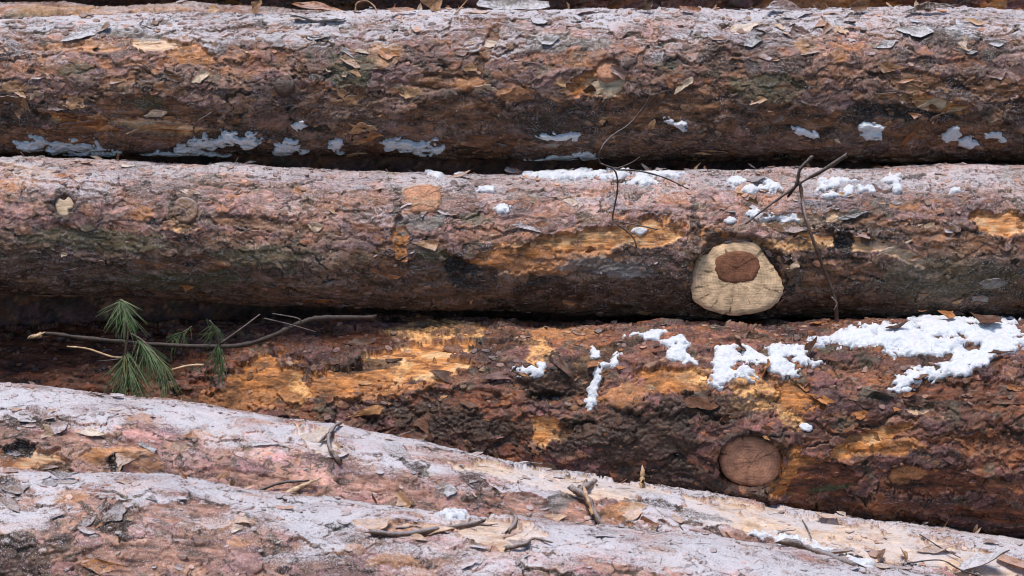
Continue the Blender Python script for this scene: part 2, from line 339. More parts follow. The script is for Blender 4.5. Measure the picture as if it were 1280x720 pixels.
class Log:
    def __init__(s, name, ctrl, label, pal, seed, patches=(), frost=1.0, fine=1.0, fx=0.93, back_only=False, undul=0.004, mat=None, rough=1.0, hoar=False, sat=1.1, group='pine logs in the stack', under=None):
        s.seed = seed; s.sat = sat; s.patches = patches
        # axis and radius from the control sections
        pts = []
        for (px, top, bot, Y) in ctrl:
            P = pix(px, (top + bot) / 2, Y); d = (P - CAM) @ FWD
            pts.append((P[0], P[1], P[2], (bot - top) / 2 * d / FPX))
        pts = np.array(pts); X = np.arange(-1.75, 1.751, 0.01)
        def ext(col):
            y = np.interp(X, pts[:, 0], pts[:, col])
            if len(pts) > 1:
                for e, (a, b) in ((0, (0, 1)), (-1, (-1, -2))):
                    sl = (pts[a, col] - pts[b, col]) / (pts[a, 0] - pts[b, 0]) * (0.6 if col < 3 else 0)
                    mk = X < pts[0, 0] if e == 0 else X > pts[-1, 0]
                    y[mk] = pts[a, col] + sl * (X[mk] - pts[a, 0])
            kx = np.exp(-np.arange(-12, 13) ** 2 / (2 * 4.5 ** 2)); kx /= kx.sum()
            return np.convolve(np.pad(y, 12, mode='edge'), kx, mode='valid')
        s.X = X; s.Yc = ext(1); s.Zc = ext(2); s.Rr = ext(3)
        # grid
        ds = 0.00155 * fine; dt = 0.00165 * fine
        xs = np.concatenate([np.arange(-1.5, -fx, 0.010), np.arange(-fx, fx, ds), np.arange(fx, 1.5, 0.010)])
        Rm = float(np.interp(0, X, s.Rr))
        tf0, tf1 = R(-22), R(168)
        if under: tf1 = R(under)
        th = np.concatenate([np.arange(tf0, tf1, dt / Rm), np.linspace(tf1, tf0 + 2 * math.pi, 22, endpoint=False)])
        s.xs, s.th = xs, th; s.Rm = Rm
        XX, TT = np.meshgrid(xs, th)            # rows: theta
        s.XX, s.TT = XX, TT
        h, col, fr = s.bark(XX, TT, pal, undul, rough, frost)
        s.h = h
        P = s.surf(XX, TT, h); s.P = P
        # normals
        dx = np.gradient(P, axis=1); dth = np.gradient(P, axis=0)
        n = np.cross(dx, dth); n /= np.linalg.norm(n, axis=2, keepdims=True) + 1e-12
        out = np.stack([0 * TT, -np.sin(TT), np.cos(TT)], -1)
        if (n * out).sum() < 0: n = -n
        s.n = n; s.out = out
        # frost settles on what looks up
        nz = n[..., 2]; oz = out[..., 2]
        lown = fbm(XX, TT * Rm, 0.10, seed + 40, 2.0, 3)
        if hoar: f = sstep(hoar[0], hoar[1], 0.32 * nz + 0.68 * oz + 0.13 * lown) * frost
        else: f = sstep(0.55, 1.06, 0.60 * nz + 0.40 * oz + 0.16 * lown) * frost
        f = f + 0.14 * frost * sstep(-0.1, 0.8, nz) * sstep(-0.3, 0.7, lown)
        f = np.clip(f * (1 - 0.75 * fr), 0, 1)
        s.colr = col; s.nx, s.nt = len(xs), len(th)
        idx = np.arange(s.nt * s.nx).reshape(s.nt, s.nx); nxt = np.roll(idx, -1, axis=0)
        Q = np.stack([idx[:, :-1], nxt[:, :-1], nxt[:, 1:], idx[:, 1:]], -1).reshape(-1, 4)[:, ::-1]
        loc = Vector((0, float(np.interp(0, X, s.Yc)), float(np.interp(0, X, s.Zc)))); s.loc = loc
        s.root = empty('pine_log', loc, label, 'log', group)
        V = P.reshape(-1, 3) - np.array(loc)
        me = fast_mesh('bark', V, Q, mat)
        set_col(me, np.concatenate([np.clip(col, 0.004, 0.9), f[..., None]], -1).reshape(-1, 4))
        wa = me.attributes.new('Wood', 'FLOAT', 'POINT'); wa.data.foreach_set('value', s.woodm.astype(np.float32).ravel())
        link('bark', me, s.root)
        # sawn ends, outside the frame
        for e in (0, -1):
            ring = P[:, e] - np.array(loc); c = ring.mean(0)
            F = [(len(ring), i, (i + 1) % len(ring)) for i in range(len(ring))]
            if e == -1: F = [f_[::-1] for f_ in F]
            ox = np.array([0.0005 if e else -0.0005, 0, 0])
            VV = np.vstack([ring * 1, c]) + ox
            me = mesh_from('cut_end', VV - c, F, M_END, False); o = link('cut_end', me, s.root); o.location = c
        s.px, s.py = project(P)
        view = CAM - P; s.vis = ((n * view).sum(-1) > 0) & (np.abs(XX) < fx) & (TT < tf1)

    def centre(s, x):
        return np.interp(x, s.X, s.Yc), np.interp(x, s.X, s.Zc), np.interp(x, s.X, s.Rr)

    def surf(s, x, t, h):
        yc, zc, r = s.centre(x)
        return np.stack([x, yc - (r + h) * np.sin(t), zc + (r + h) * np.cos(t)], -1)

    def patch_mask(s, x, t, p, wn):
        cx, cy, rx, ry, ang = p[:5]
        a = R(ang); dx = s._px - cx; dy = s._py - cy
        u = (dx * math.cos(a) + dy * math.sin(a)) / rx; v = (-dx * math.sin(a) + dy * math.cos(a)) / ry
        d = np.sqrt(u * u + v * v)
        return d + wn

    def bark(s, x, t, pal, undul, rough, frost):
        sd = s.seed; tm = t * s.Rm
        P0 = s.surf(x, t, 0 * x); s._px, s._py = project(P0)
        front = (t < 3.1)
        w1 = fbm(x, tm, 0.050, sd, 1.3, 3); w2 = fbm(x, tm, 0.050, sd + 3, 1.3, 3)
        w3 = noise(x, tm, 0.007, sd + 5, 1.4); w4 = noise(x, tm, 0.007, sd + 8, 1.4)
        w5 = noise(x, tm, 0.015, sd + 9, 1.5)
        xw = x + 0.010 * w1 + 0.0010 * w3 + .002 * w5; tw = tm + 0.006 * w2 + 0.0008 * w4 + .0012 * w5
        big = fbm(x, tm, 0.30, sd + 11, 1.5, 2)
        pl = {'pink': (.062, .030), 'mauve': (.046, .017), 'brown': (.050, .022), 'red': (.055, .026)}[pal]
        e1, c1, ox1, oy1, r1 = shingles(xw, tw, pl[0], pl[1], sd)
        e2, c2, ox2, oy2, r2 = shingles(xw + .3, tw, pl[0] * .45, pl[1] * .48, sd + 2)
        e3, c3_, ox3, oy3, r3 = shingles(x + 0.0016 * w3 + .7, tm + 0.0010 * w4, 0.0125, 0.0056, sd + 4)
        peel = fbm(xw, tw, 0.095, sd + 17, 2.2, 3, .5)         # where outer layers came away
        L = PAL[pal]; pn = pal
        def pick(ci):
            k = (ci * 5.999).astype(int); return np.stack([np.array([q[j] for q in L], np.float32)[k] for j in range(3)], -1)
        a1 = pick(c1[..., 2]); a2 = pick(c2[..., 3]); a3 = pick(c3_[..., 4])
        col = a1 * 0.42 + a2 * 0.34 + a3 * 0.24
        col = col * ((.74 + .56 * c1[..., 0]) * (.74 + .56 * c2[..., 4]) * (.78 + .46 * c3_[..., 2]))[..., None] * 1.02
        h = undul * big + 0.0012 * fbm(x, tm, 0.045, sd + 23, 1.8, 2) * rough
        # overlapping plates: each has its own rank, a slight tilt and a rim that curls up
        pl1 = 0.0038 * r1 + 0.0018 * (oy1 * .9 + ox1 * (c1[..., 4] - .5)) + .0024 * e1 ** 5 * (c1[..., 1] > .35)
        pl2 = 0.0020 * r2 + 0.0012 * (oy2 * .9 + ox2 * (c2[..., 4] - .5)) + .0013 * e2 ** 5 * (c2[..., 1] > .4)
        pl3 = 0.0007 * r3 + 0.0004 * oy3
        h = h + (pl1 + pl2 + pl3) * rough
        for k, (th_, dh) in enumerate(((-.15, .0012), (0.30, .0014), (0.66, .0016), (1.0, .0018))):
            q = sstep(th_ - .014, th_ + .014, peel + 0.03 * w3); h = h - dh * q * rough
        pe = sstep(0.30, 0.33, peel + 0.03 * w3)
        inner = {'red': c3(.29, .125, .06), 'pink': c3(.48, .27, .185), 'mauve': c3(.42, .20, .11), 'brown': c3(.38, .175, .085)}[pn] * (0.7 + 0.6 * c2[..., 1:2])
        fresh = (sstep(.84, .86, c2[..., 5]) * 0.75 + sstep(.90, .91, c3_[..., 5]) * .6 + pe * 0.22 + sstep(0.66, .69, peel) * .35)[..., None]
        col = col * (1 - np.clip(fresh, 0, .9)) + inner * np.clip(fresh, 0, .9)
        # thin torn rims (lighter, papery) and the crack under them, its thin shadow painted dark
        lip = (sstep(0.80, 0.93, e1) * sstep(.3, .5, c1[..., 0]) * .5 + sstep(0.82, 0.94, e2) * sstep(.5, .6, c2[..., 0]) * .45)[..., None]
        col = col * (1 - lip) + c3(.44, .28, .19) * lip
        ck = sstep(0.93, 0.98, e1) * sstep(0.2, 0.5, c1[..., 5]); ck2 = sstep(0.92, 0.98, e2) * sstep(0.35, 0.6, c2[..., 0]); ck3 = sstep(.96, .99, e3) * sstep(.5, .7, c3_[..., 0])
        h = h - (0.0018 * ck + .0010 * ck2) * rough
        crack_shade = np.clip(ck * .95 + ck2 * .8 + ck3 * .45, 0, 1)[..., None]; col = col * (1 - .9 * crack_shade) + c3(.022, .014, .010) * .9 * crack_shade
        for q_, (sc_, an_) in enumerate(((.011, 7.0), (.022, 5.0))):   # fine long cracks in the outer skin
            v_ = noise(x, tm + .004 * w1, sc_, sd + 61 + q_, an_); gate = sstep(.25, .5, noise(x, tm, .05, sd + 71 + q_, 1.5))
            kk = sstep(.05, .015, np.abs(v_)) * gate; h = h - .0010 * kk; kk = kk[..., None]; col = col * (1 - .75 * kk) + c3(.03, .022, .018) * .75 * kk; crk = kk[..., 0] if q_ == 0 else np.maximum(crk, kk[..., 0])
        # lichen, algae and dark scabs
        al = sstep(.6, 1.1, fbm(x, tm, 0.06, sd + 31, 1.3, 3))[..., None]; col = col * (1 - .55 * al) + c3(.115, .12, .085) * .55 * al
        sc = sstep(.85, 1.1, fbm(xw, tw, 0.028, sd + 37, 1.5, 3)); h = h + 0.0008 * sc
        col = col * (1 - .7 * sc[..., None]) + c3(.055, .038, .028) * .7 * sc[..., None]
        col = col * (0.88 + 0.22 * big[..., None] + 0.16 * w1[..., None])
        if pn in ('mauve', 'brown'):       # lower flank: olive brown for wet bark, with underside shade darkened into the colour
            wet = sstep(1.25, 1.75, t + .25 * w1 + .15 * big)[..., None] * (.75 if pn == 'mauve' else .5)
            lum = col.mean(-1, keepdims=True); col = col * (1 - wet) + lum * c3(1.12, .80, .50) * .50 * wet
        # features laid by hand
        woodm = np.zeros_like(h); nofrost = np.clip(crk + .8 * ck, 0, 1)
        wn = 0.22 * w1 + 0.08 * w3 + 0.14 * w2 + 0.22 * (c2[..., 3] - .5) + .20 * (c3_[..., 1] - .5)
        grainn = fbm(x, tm, 0.006, sd + 51, 9.0, 3); g2 = fbm(x, tm, 0.03, sd + 57, 2.5, 4)
        for p in s.patches:
            kind = p[5]; st = p[6] if len(p) > 6 else 1.0
            d = s.patch_mask(x, t, p, wn if kind not in ('bump', 'ring', 'pit') else 0.04 * w1)
            d = np.where(front, d, 9)
            if kind == 'bump':
                h = h + st * np.exp(-(d ** 2) * 1.4); continue
            if kind == 'ring':
                r_ = np.exp(-((d - 1) / .22) ** 2); h = h + st * r_; continue
            m = sstep(1.03, 0.90, d); M_ = m[..., None]
            edge = np.exp(-((d - 1.03) / 0.07) ** 2)
            if kind == 'wood':
                hh = undul * big - 0.0045 + 0.0005 * grainn; h = h * (1 - m) + hh * m + .0018 * edge; woodm = np.maximum(woodm, m)
                cc = c3(.60, .31, .135) * (1 + .30 * grainn[..., None] + .25 * g2[..., None])
                k = sstep(.1, .7, g2 + .3 * w2)[..., None]; cc = cc * (1 - k) + c3(.72, .49, .29) * k
                k = sstep(.45, .9, -g2 + .3 * w3)[..., None]; cc = cc * (1 - .75 * k) + c3(.23, .09, .035) * .75 * k
                nofrost = np.maximum(nofrost, m)
            elif kind == 'pale':
                hh = undul * big - 0.0035 + 0.0004 * grainn; h = h * (1 - m) + hh * m + .0014 * edge; woodm = np.maximum(woodm, m)
                cc = c3(.70, .52, .37) * (1 + .10 * grainn[..., None] + .10 * g2[..., None])
                k = sstep(.5, .95, -g2 + .4 * w3)[..., None]; cc = cc * (1 - .6 * k) + c3(.48, .26, .13) * .6 * k
                nofrost = np.maximum(nofrost, m * .25)
            elif kind == 'inner':
                hh = undul * big - 0.0022 + pl2 * .8 + .0008 * g2; h = h * (1 - m) + hh * m + .0009 * edge
                cc = c3(.40, .19, .075) * (1 + .25 * grainn[..., None] + .4 * g2[..., None]); nofrost = np.maximum(nofrost, m * .7)
            elif kind == 'rot':
                hh = undul * big - 0.003 + pl2 * 1.3 + .0015 * g2; h = h * (1 - m) + hh * m
                cc = {'red': c3(.15, .062, .035), 'pink': c3(.32, .175, .13), 'mauve': c3(.22, .12, .07), 'brown': c3(.19, .10, .055)}[pn] * (1 + .3 * grainn[..., None] + .5 * g2[..., None]); nofrost = np.maximum(nofrost, m * .8)
            elif kind == 'yellow':
                h = h - .001 * m * st; cc = c3(.62, .38, .19) * (1 + .3 * g2[..., None]); M_ = M_ * (.25 + .75 * sstep(-.35, .2, w3 + g2)[..., None])
                nofrost = np.maximum(nofrost, m * .6)
            elif kind == 'hole':
                mm = sstep(1.1, .35, d); h = h - .013 * st * mm; cc = c3(.035, .022, .015) + 0 * col; nofrost = np.maximum(nofrost, m)
            elif kind == 'pit':
                h = h * (1 - m) - st * m; M_ = M_ * 0; cc = col
            elif kind == 'dark':
                h = h + .0012 * m * w3; cc = c3(.055, .036, .026) * (1 + .4 * g2[..., None]); nofrost = np.maximum(nofrost, m * .6); M_ = M_ * .8
            elif kind == 'green':
                cc = c3(.10, .105, .055) + 0 * col; M_ = M_ * .6 * st
            elif kind == 'grey':
                h = h + .001 * m; cc = c3(.20, .19, .18) * (1 + .3 * g2[..., None]); M_ = M_ * .8
            elif kind == 'tan':
                h = h + .0012 * m; cc = c3(.42, .26, .15) * (1 + .3 * g2[..., None]); M_ = M_ * .8
            elif kind == 'orange':
                h = h + .0006 * m; cc = c3(.46, .24, .12) * (1 + .3 * g2[..., None]); M_ = M_ * .8
            col = col * (1 - M_) + np.clip(cc, .01, .85) * M_
        lum = col.mean(-1, keepdims=True); col = lum + (col - lum) * s.sat; s.woodm = woodm; col = np.clip(col, .006, .9) ** 1.12 * 1.02
        return h, col, nofrost

    def at(s, px, py):
        """grid index of the visible surface point seen at this pixel (nearest)"""
        d = (s.px - px) ** 2 + (s.py - py) ** 2; d[~s.vis] = 1e12
        return np.unravel_index(np.argmin(d), d.shape)

    def sample_h(s, x, t):
        i = np.clip(np.searchsorted(s.xs, x) - 1, 0, s.nx - 2); j = np.clip(np.searchsorted(s.th, t) - 1, 0, s.nt - 2)
        fx_ = np.clip((x - s.xs[i]) / (s.xs[i + 1] - s.xs[i]), 0, 1); ft = np.clip((t - s.th[j]) / (s.th[j + 1] - s.th[j]), 0, 1)
        return (s.h[j, i] * (1 - fx_) + s.h[j, i + 1] * fx_) * (1 - ft) + (s.h[j + 1, i] * (1 - fx_) + s.h[j + 1, i + 1] * fx_) * ft

#LOGS
M_LOG = log_material('frosty_bark', .9, 0.85)
M_LOG_WET = log_material('wet_bark', 1.0, 0.22)
M_LOG_FR = log_material('pink_frosted_bark', 0.6, 0.85)

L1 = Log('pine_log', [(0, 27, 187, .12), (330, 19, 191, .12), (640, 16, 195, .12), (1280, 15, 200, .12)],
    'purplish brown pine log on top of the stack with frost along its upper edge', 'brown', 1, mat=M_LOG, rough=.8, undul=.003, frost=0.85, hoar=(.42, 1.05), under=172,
    patches=[(235, 68, 28, 13, 10, 'inner'), (190, 55, 40, 10, 5, 'pale'), (160, 42, 45, 7, 3, 'grey'), (180, 90, 16, 7, -35, 'dark'),
             (190, 135, 95, 16, 8, 'rot'), (205, 157, 85, 7, 6, 'wood'), (90, 150, 55, 6, 12, 'wood'), (200, 155, 75, 5, 5, 'pale'), (30, 150, 30, 22, 0, 'dark'), (60, 170, 70, 12, 5, 'rot'), (15, 110, 22, 8, 0, 'tan'),
             (130, 158, 25, 8, 8, 'inner'), (185, 128, 18, 9, 0, 'green'), (92, 88, 22, 7, 0, 'green'), (352, 106, 17, 11, 0, 'dark'), (375, 85, 12, 12, 0, 'rot'),
             (300, 170, 60, 14, 0, 'dark'), (483, 68, 20, 17, 0, 'tan'), (440, 90, 30, 20, 0, 'green'), (560, 100, 45, 12, 0, 'rot'), (600, 80, 8, 70, 25, 'rot'),
             (585, 105, 20, 8, 0, 'orange'), (645, 118, 25, 9, 0, 'orange'), (575, 140, 60, 22, 0, 'rot'), (700, 150, 60, 20, 0, 'dark'), (605, 180, 60, 12, 0, 'rot'),
             (760, 95, 40, 33, 0, 'bump', .006), (760, 98, 36, 28, 0, 'ring', .0025), (761, 86, 15, 11, 0, 'pit', .002), (745, 105, 34, 18, 0, 'inner'), (762, 106, 26, 16, -8, 'pale'), (800, 140, 55, 25, 0, 'rot'), (690, 55, 30, 14, 0, 'grey'), (745, 58, 20, 8, 0, 'grey'),
             (880, 130, 45, 25, 0, 'rot'), (960, 110, 50, 18, 0, 'green'), (985, 78, 28, 11, 0, 'dark'), (892, 75, 22, 16, 0, 'dark'), (1010, 55, 14, 10, 0, 'tan'), (1050, 72, 12, 7, 0, 'orange'),
             (1000, 150, 70, 18, 0, 'rot'), (1170, 50, 36, 9, -5, 'dark'), (1200, 42, 22, 12, 0, 'grey'), (1190, 48, 45, 16, 0, 'bump', .006), (1158, 80, 12, 10, 0, 'dark'),
             (1150, 100, 60, 12, 5, 'rot'), (1140, 140, 70, 10, 5, 'hole', .35), (1215, 113, 24, 9, 0, 'hole', .6), (1080, 140, 25, 16, 0, 'dark'), (1240, 110, 40, 14, 0, 'rot'),
             (1190, 165, 70, 20, 0, 'rot'), (1165, 130, 40, 9, 10, 'wood'), (1270, 140, 25, 16, 0, 'dark'), (100, 60, 60, 8, 0, 'orange')])
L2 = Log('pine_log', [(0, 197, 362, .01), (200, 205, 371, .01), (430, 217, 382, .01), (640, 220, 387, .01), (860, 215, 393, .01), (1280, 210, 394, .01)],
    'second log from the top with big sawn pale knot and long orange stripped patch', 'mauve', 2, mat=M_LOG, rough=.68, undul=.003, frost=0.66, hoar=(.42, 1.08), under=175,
    patches=[(730, 303, 128, 15, -6, 'wood'), (640, 325, 70, 18, -8, 'inner'), (820, 288, 38, 17, 0, 'wood'), (700, 330, 90, 12, -6, 'orange'), (730, 300, 60, 6, -4, 'yellow'), (840, 290, 14, 14, 0, 'yellow'),
             (577, 345, 22, 20, 30, 'hole', .8), (600, 345, 26, 15, 0, 'dark'), (700, 360, 60, 14, 0, 'dark'), (760, 335, 60, 12, 5, 'grey'), (900, 300, 26, 10, 20, 'inner'),
             (920, 345, 72, 58, 0, 'bump', .010), (921, 349, 64, 50, 0, 'dark'), (921, 342, 60, 52, 0, 'pit', .013), (921, 350, 66, 52, 0, 'ring', .007), (868, 280, 7, 34, 0, 'dark'), (530, 247, 25, 18, 0, 'tan'), (528, 264, 24, 5, 0, 'pale'), (216, 272, 7, 14, 0, 'yellow'), (232, 284, 16, 6, 0, 'yellow'), (500, 300, 9, 40, 0, 'inner'), (492, 335, 22, 14, 0, 'rot'), (497, 265, 8, 22, 0, 'dark'),
             (520, 275, 30, 14, 0, 'grey'), (538, 320, 18, 10, 0, 'green'), (590, 275, 16, 9, 0, 'green'), (78, 257, 26, 24, 0, 'bump', .005), (78, 257, 19, 19, 0, 'dark'), (80, 257, 17, 17, 0, 'ring', .0025), (80, 257, 12, 12, 0, 'pit', .002), (230, 263, 30, 34, 0, 'bump', .007),
             (230, 264, 24, 30, 0, 'ring', .003), (230, 262, 22, 24, 0, 'dark'), (18, 232, 34, 9, 5, 'orange'), (30, 215, 40, 8, 5, 'tan'), (176, 268, 12, 9, 0, 'orange'),
             (375, 238, 12, 6, 0, 'orange'), (120, 300, 90, 16, 3, 'green'), (230, 330, 60, 12, 0, 'rot'), (330, 320, 60, 14, 0, 'green'), (330, 280, 80, 8, 5, 'rot'), (230, 350, 80, 12, 0, 'green'),
             (1250, 280, 40, 17, 0, 'wood'), (1130, 285, 120, 12, 6, 'rot'), (1050, 300, 70, 10, 10, 'wood'), (1100, 290, 40, 10, 10, 'dark'), (1055, 300, 14, 16, 0, 'hole', .7), (1120, 315, 45, 8, 22, 'pale'),
             (1135, 256, 18, 6, 0, 'orange'), (1000, 275, 60, 7, -4, 'pale'), (1030, 285, 60, 9, 5, 'dark'), (1200, 300, 50, 16, 0, 'rot'), (935, 240, 14, 13, 0, 'orange'), (985, 305, 50, 8, 4, 'yellow'),
             (1180, 345, 120, 26, 0, 'green', .6), (1040, 340, 60, 20, 0, 'rot')])
L3 = Log('pine_log', [(0, 408, 640, .11), (200, 408, 644, .08), (330, 405, 648, .02), (640, 405, 660, -.07), (960, 407, 668, -.12), (1280, 403, 676, -.13)],
    'wet reddish brown log with orange torn patches and snow on its right half', 'red', 3, mat=M_LOG_WET, frost=0.07, sat=1.12, undul=.006, rough=1.3, under=165,
    patches=[(520, 440, 75, 14, -6, 'wood'), (470, 470, 100, 20, -6, 'wood'), (540, 415, 70, 10, -3, 'yellow'), (420, 480, 60, 18, -10, 'inner'), (560, 455, 35, 8, 0, 'wood'), (500, 458, 12, 10, 0, 'yellow'), (485, 490, 60, 10, -8, 'orange'),
             (330, 475, 55, 26, -15, 'inner'), (375, 490, 14, 22, 0, 'yellow'), (300, 500, 60, 14, 0, 'orange'), (460, 452, 44, 8, -5, 'dark'), (450, 425, 60, 10, 0, 'rot'), (440, 460, 22, 6, 0, 'dark'),
             (680, 538, 25, 20, 0, 'wood'), (655, 540, 10, 24, 0, 'rot'), (672, 442, 20, 16, 0, 'yellow'), (700, 420, 45, 8, 0, 'orange'), (735, 455, 22, 12, -20, 'yellow'), (760, 445, 10, 10, 0, 'inner'), (735, 455, 60, 12, -22, 'dark'),
             (700, 478, 55, 14, 0, 'dark'), (690, 492, 26, 8, 0, 'hole'), (560, 500, 70, 14, 0, 'rot'), (540, 520, 80, 20, 5, 'dark'), (600, 540, 60, 25, 0, 'dark'), (790, 550, 90, 40, 0, 'dark'),
             (780, 495, 30, 16, 0, 'orange'), (840, 480, 50, 15, 10, 'inner'), (870, 475, 30, 8, 0, 'yellow'), (945, 495, 45, 22, 25, 'yellow'), (985, 520, 22, 12, 30, 'yellow'), (880, 510, 60, 22, 0, 'dark'),
             (1000, 500, 30, 20, 0, 'inner'), (1090, 548, 50, 12, -22, 'wood'), (1075, 555, 22, 14, 0, 'yellow'), (1110, 560, 40, 9, 0, 'inner'), (1135, 555, 22, 9, 0, 'orange'), (1150, 510, 18, 8, 0, 'pale'),
             (937, 577, 62, 48, 0, 'bump', .010), (990, 590, 40, 28, 0, 'inner'), (937, 577, 47, 36, 0, 'dark'), (937, 577, 44, 33, 0, 'pit', .010), (937, 577, 48, 38, 0, 'ring', .008), (1030, 600, 50, 20, 0, 'rot'), (1170, 600, 20, 16, 0, 'inner'), (1160, 600, 70, 18, 0, 'rot'),
             (1135, 595, 30, 10, -10, 'orange'), (1250, 640, 60, 12, 0, 'rot'), (1040, 610, 30, 4, -10, 'green', 1.6), (1190, 500, 60, 9, -5, 'dark'), (1210, 490, 80, 14, 0, 'rot'), (860, 610, 80, 30, 0, 'dark'),
             (100, 450, 160, 50, 0, 'rot'), (800, 500, 40, 12, 0, 'bump', .006), (620, 470, 90, 25, 0, 'bump', .006), (700, 485, 60, 16, 0, 'bump', -.012)])
L4 = Log('pine_log', [(0, 477, 690, -.36), (200, 501, 716, -.36), (420, 533, 750, -.35), (640, 575, 793, -.34), (860, 613, 828, -.33), (1000, 640, 850, -.32), (1280, 676, 880, -.31)],
    'frosted log lying aslant in front, cream bare wood showing on its right end', 'pink', 4, mat=M_LOG_FR, sat=.92, rough=.55, hoar=(.66, 1.04), frost=.95, fx=.86, under=120,
    patches=[(35, 575, 62, 22, 12, 'wood'), (20, 560, 28, 12, 0, 'hole', .5), (75, 592, 26, 14, 20, 'dark'), (40, 525, 55, 10, 8, 'dark'), (130, 570, 30, 12, 0, 'inner'), (165, 575, 34, 15, 5, 'orange'),
             (170, 572, 30, 16, 0, 'bump', .006), (145, 580, 12, 12, 0, 'hole', .6), (100, 550, 60, 9, 5, 'rot'), (395, 550, 30, 14, 30, 'pale'), (265, 545, 30, 8, 0, 'orange'),
             (700, 600, 110, 15, 13, 'pale'), (620, 590, 50, 9, 10, 'pale'), (780, 605, 60, 12, 12, 'pale'), (600, 625, 22, 6, 0, 'dark'), (595, 600, 20, 12, 20, 'dark'), (650, 630, 50, 14, 0, 'rot'), (560, 615, 14, 10, 0, 'grey'),
             (720, 635, 60, 14, 5, 'rot'), (700, 625, 20, 12, 0, 'grey'), (780, 640, 25, 14, 0, 'inner'), (820, 622, 30, 9, 15, 'green'), (830, 632, 35, 6, 15, 'dark'),
             (980, 655, 130, 20, 11, 'pale'), (1100, 678, 110, 22, 9, 'pale'), (1200, 700, 110, 18, 10, 'pale'), (900, 640, 50, 16, 5, 'pale'), (860, 650, 16, 10, 0, 'grey'), (870, 640, 40, 5, 12, 'dark'), (480, 610, 60, 12, 8, 'rot'), (310, 600, 70, 10, 10, 'rot')])
L5 = Log('pine_log', [(-100, 600, 862, -.58), (0, 593, 855, -.58), (100, 594, 855, -.58), (190, 590, 852, -.58), (270, 606, 866, -.58), (430, 629, 885, -.57), (560, 643, 900, -.56), (700, 655, 912, -.56), (900, 673, 930, -.55), (1050, 696, 950, -.54), (1280, 742, 990, -.52)],
    'pinkish mauve frosted log along the bottom left edge of the picture', 'pink', 5, mat=M_LOG_FR, sat=.92, rough=.55, hoar=(.64, 1.04), frost=.92, fx=.78, under=80,
    patches=[(125, 640, 42, 26, 40, 'rot'), (110, 640, 38, 6, 50, 'dark'), (145, 655, 24, 14, 60, 'dark'), (115, 630, 50, 20, 0, 'bump', .005), (20, 620, 30, 16, 20, 'rot'), (8, 612, 16, 12, 0, 'dark'),
             (130, 705, 40, 16, 0, 'rot'), (30, 695, 60, 25, 0, 'dark'), (545, 662, 80, 8, -3, 'rot'), (500, 656, 40, 5, 0, 'inner'), (600, 652, 22, 8, 0, 'dark'), (615, 665, 60, 20, 5, 'pale'), (80, 622, 40, 9, 0, 'orange'),
             (300, 655, 22, 9, -10, 'orange'), (300, 680, 16, 5, 0, 'orange'), (200, 690, 80, 14, 0, 'rot'), (490, 700, 30, 10, 0, 'orange'), (440, 685, 22, 9, 0, 'orange'), (230, 640, 60, 12, 0, 'rot'), (1040, 690, 60, 7, 15, 'rot'), (190, 600, 60, 14, 0, 'bump', .004)])
M_BACK = M_LOG_WET
LB = []
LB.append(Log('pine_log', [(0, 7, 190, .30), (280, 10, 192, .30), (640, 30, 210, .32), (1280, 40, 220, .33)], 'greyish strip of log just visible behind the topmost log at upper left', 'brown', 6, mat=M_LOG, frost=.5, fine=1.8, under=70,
    patches=[(40, 18, 40, 6, 0, 'green'), (120, 15, 120, 6, 0, 'tan')]))
LB.append(Log('pine_log', [(0, -40, 60, .60), (640, -110, 90, .55), (1280, -130, 70, .50)], 'dark reddish log lying behind the topmost log across the upper right', 'red', 8, mat=M_LOG_WET, frost=.1, fine=1.8, under=150, rough=1.5,
    patches=[(1010, 2, 90, 10, 0, 'orange'), (1140, 6, 40, 8, 0, 'rot'), (1240, 8, 18, 12, 0, 'wood'), (1100, 8, 50, 6, 0, 'inner')]))
LB.append(Log('pine_log', [(0, -190, -20, .42), (400, -200, -22, .42), (1280, -260, -60, .45)], 'log added out of frame above and behind the stack to block skylight', 'brown', 9, mat=M_LOG, frost=.7, fine=4, under=150))  # unseen log, added to keep skylight off the background
for i, (tp, bt, yy) in enumerate([(92, 290, .29), (290, 490, .27), (490, 690, .26)]):  # filler logs added behind the front row so the gaps stay dark
    LB.append(Log('pine_log', [(0, tp, bt, yy), (1280, tp, bt, yy)], 'added filler log darkening the gap ' + ('between the two upper logs', 'behind the wet reddish log', 'low behind the slanting front log')[i], 'red', 12 + i, mat=M_LOG_WET, frost=.0, fine=4, under=150))

#DETAILS
def ground():
    n = 60; a = np.linspace(-1, 1, n); a = np.sign(a) * np.abs(a) ** 2.2 * 60
    X, Y = np.meshgrid(a, a); Z = -0.78 + 0.02 * np.sin(X * 3.1) * np.cos(Y * 2.7)
    V = np.stack([X, Y, Z], -1).reshape(-1, 3); i = np.arange(n * n).reshape(n, n)
    Q = np.stack([i[:-1, :-1], i[:-1, 1:], i[1:, 1:], i[1:, :-1]], -1).reshape(-1, 4)
    o = link('ground', fast_mesh('ground', V, Q, plain_material('forest_soil', (0.045, 0.035, 0.025), 0.9))); tag(o, kind='structure')
ground()

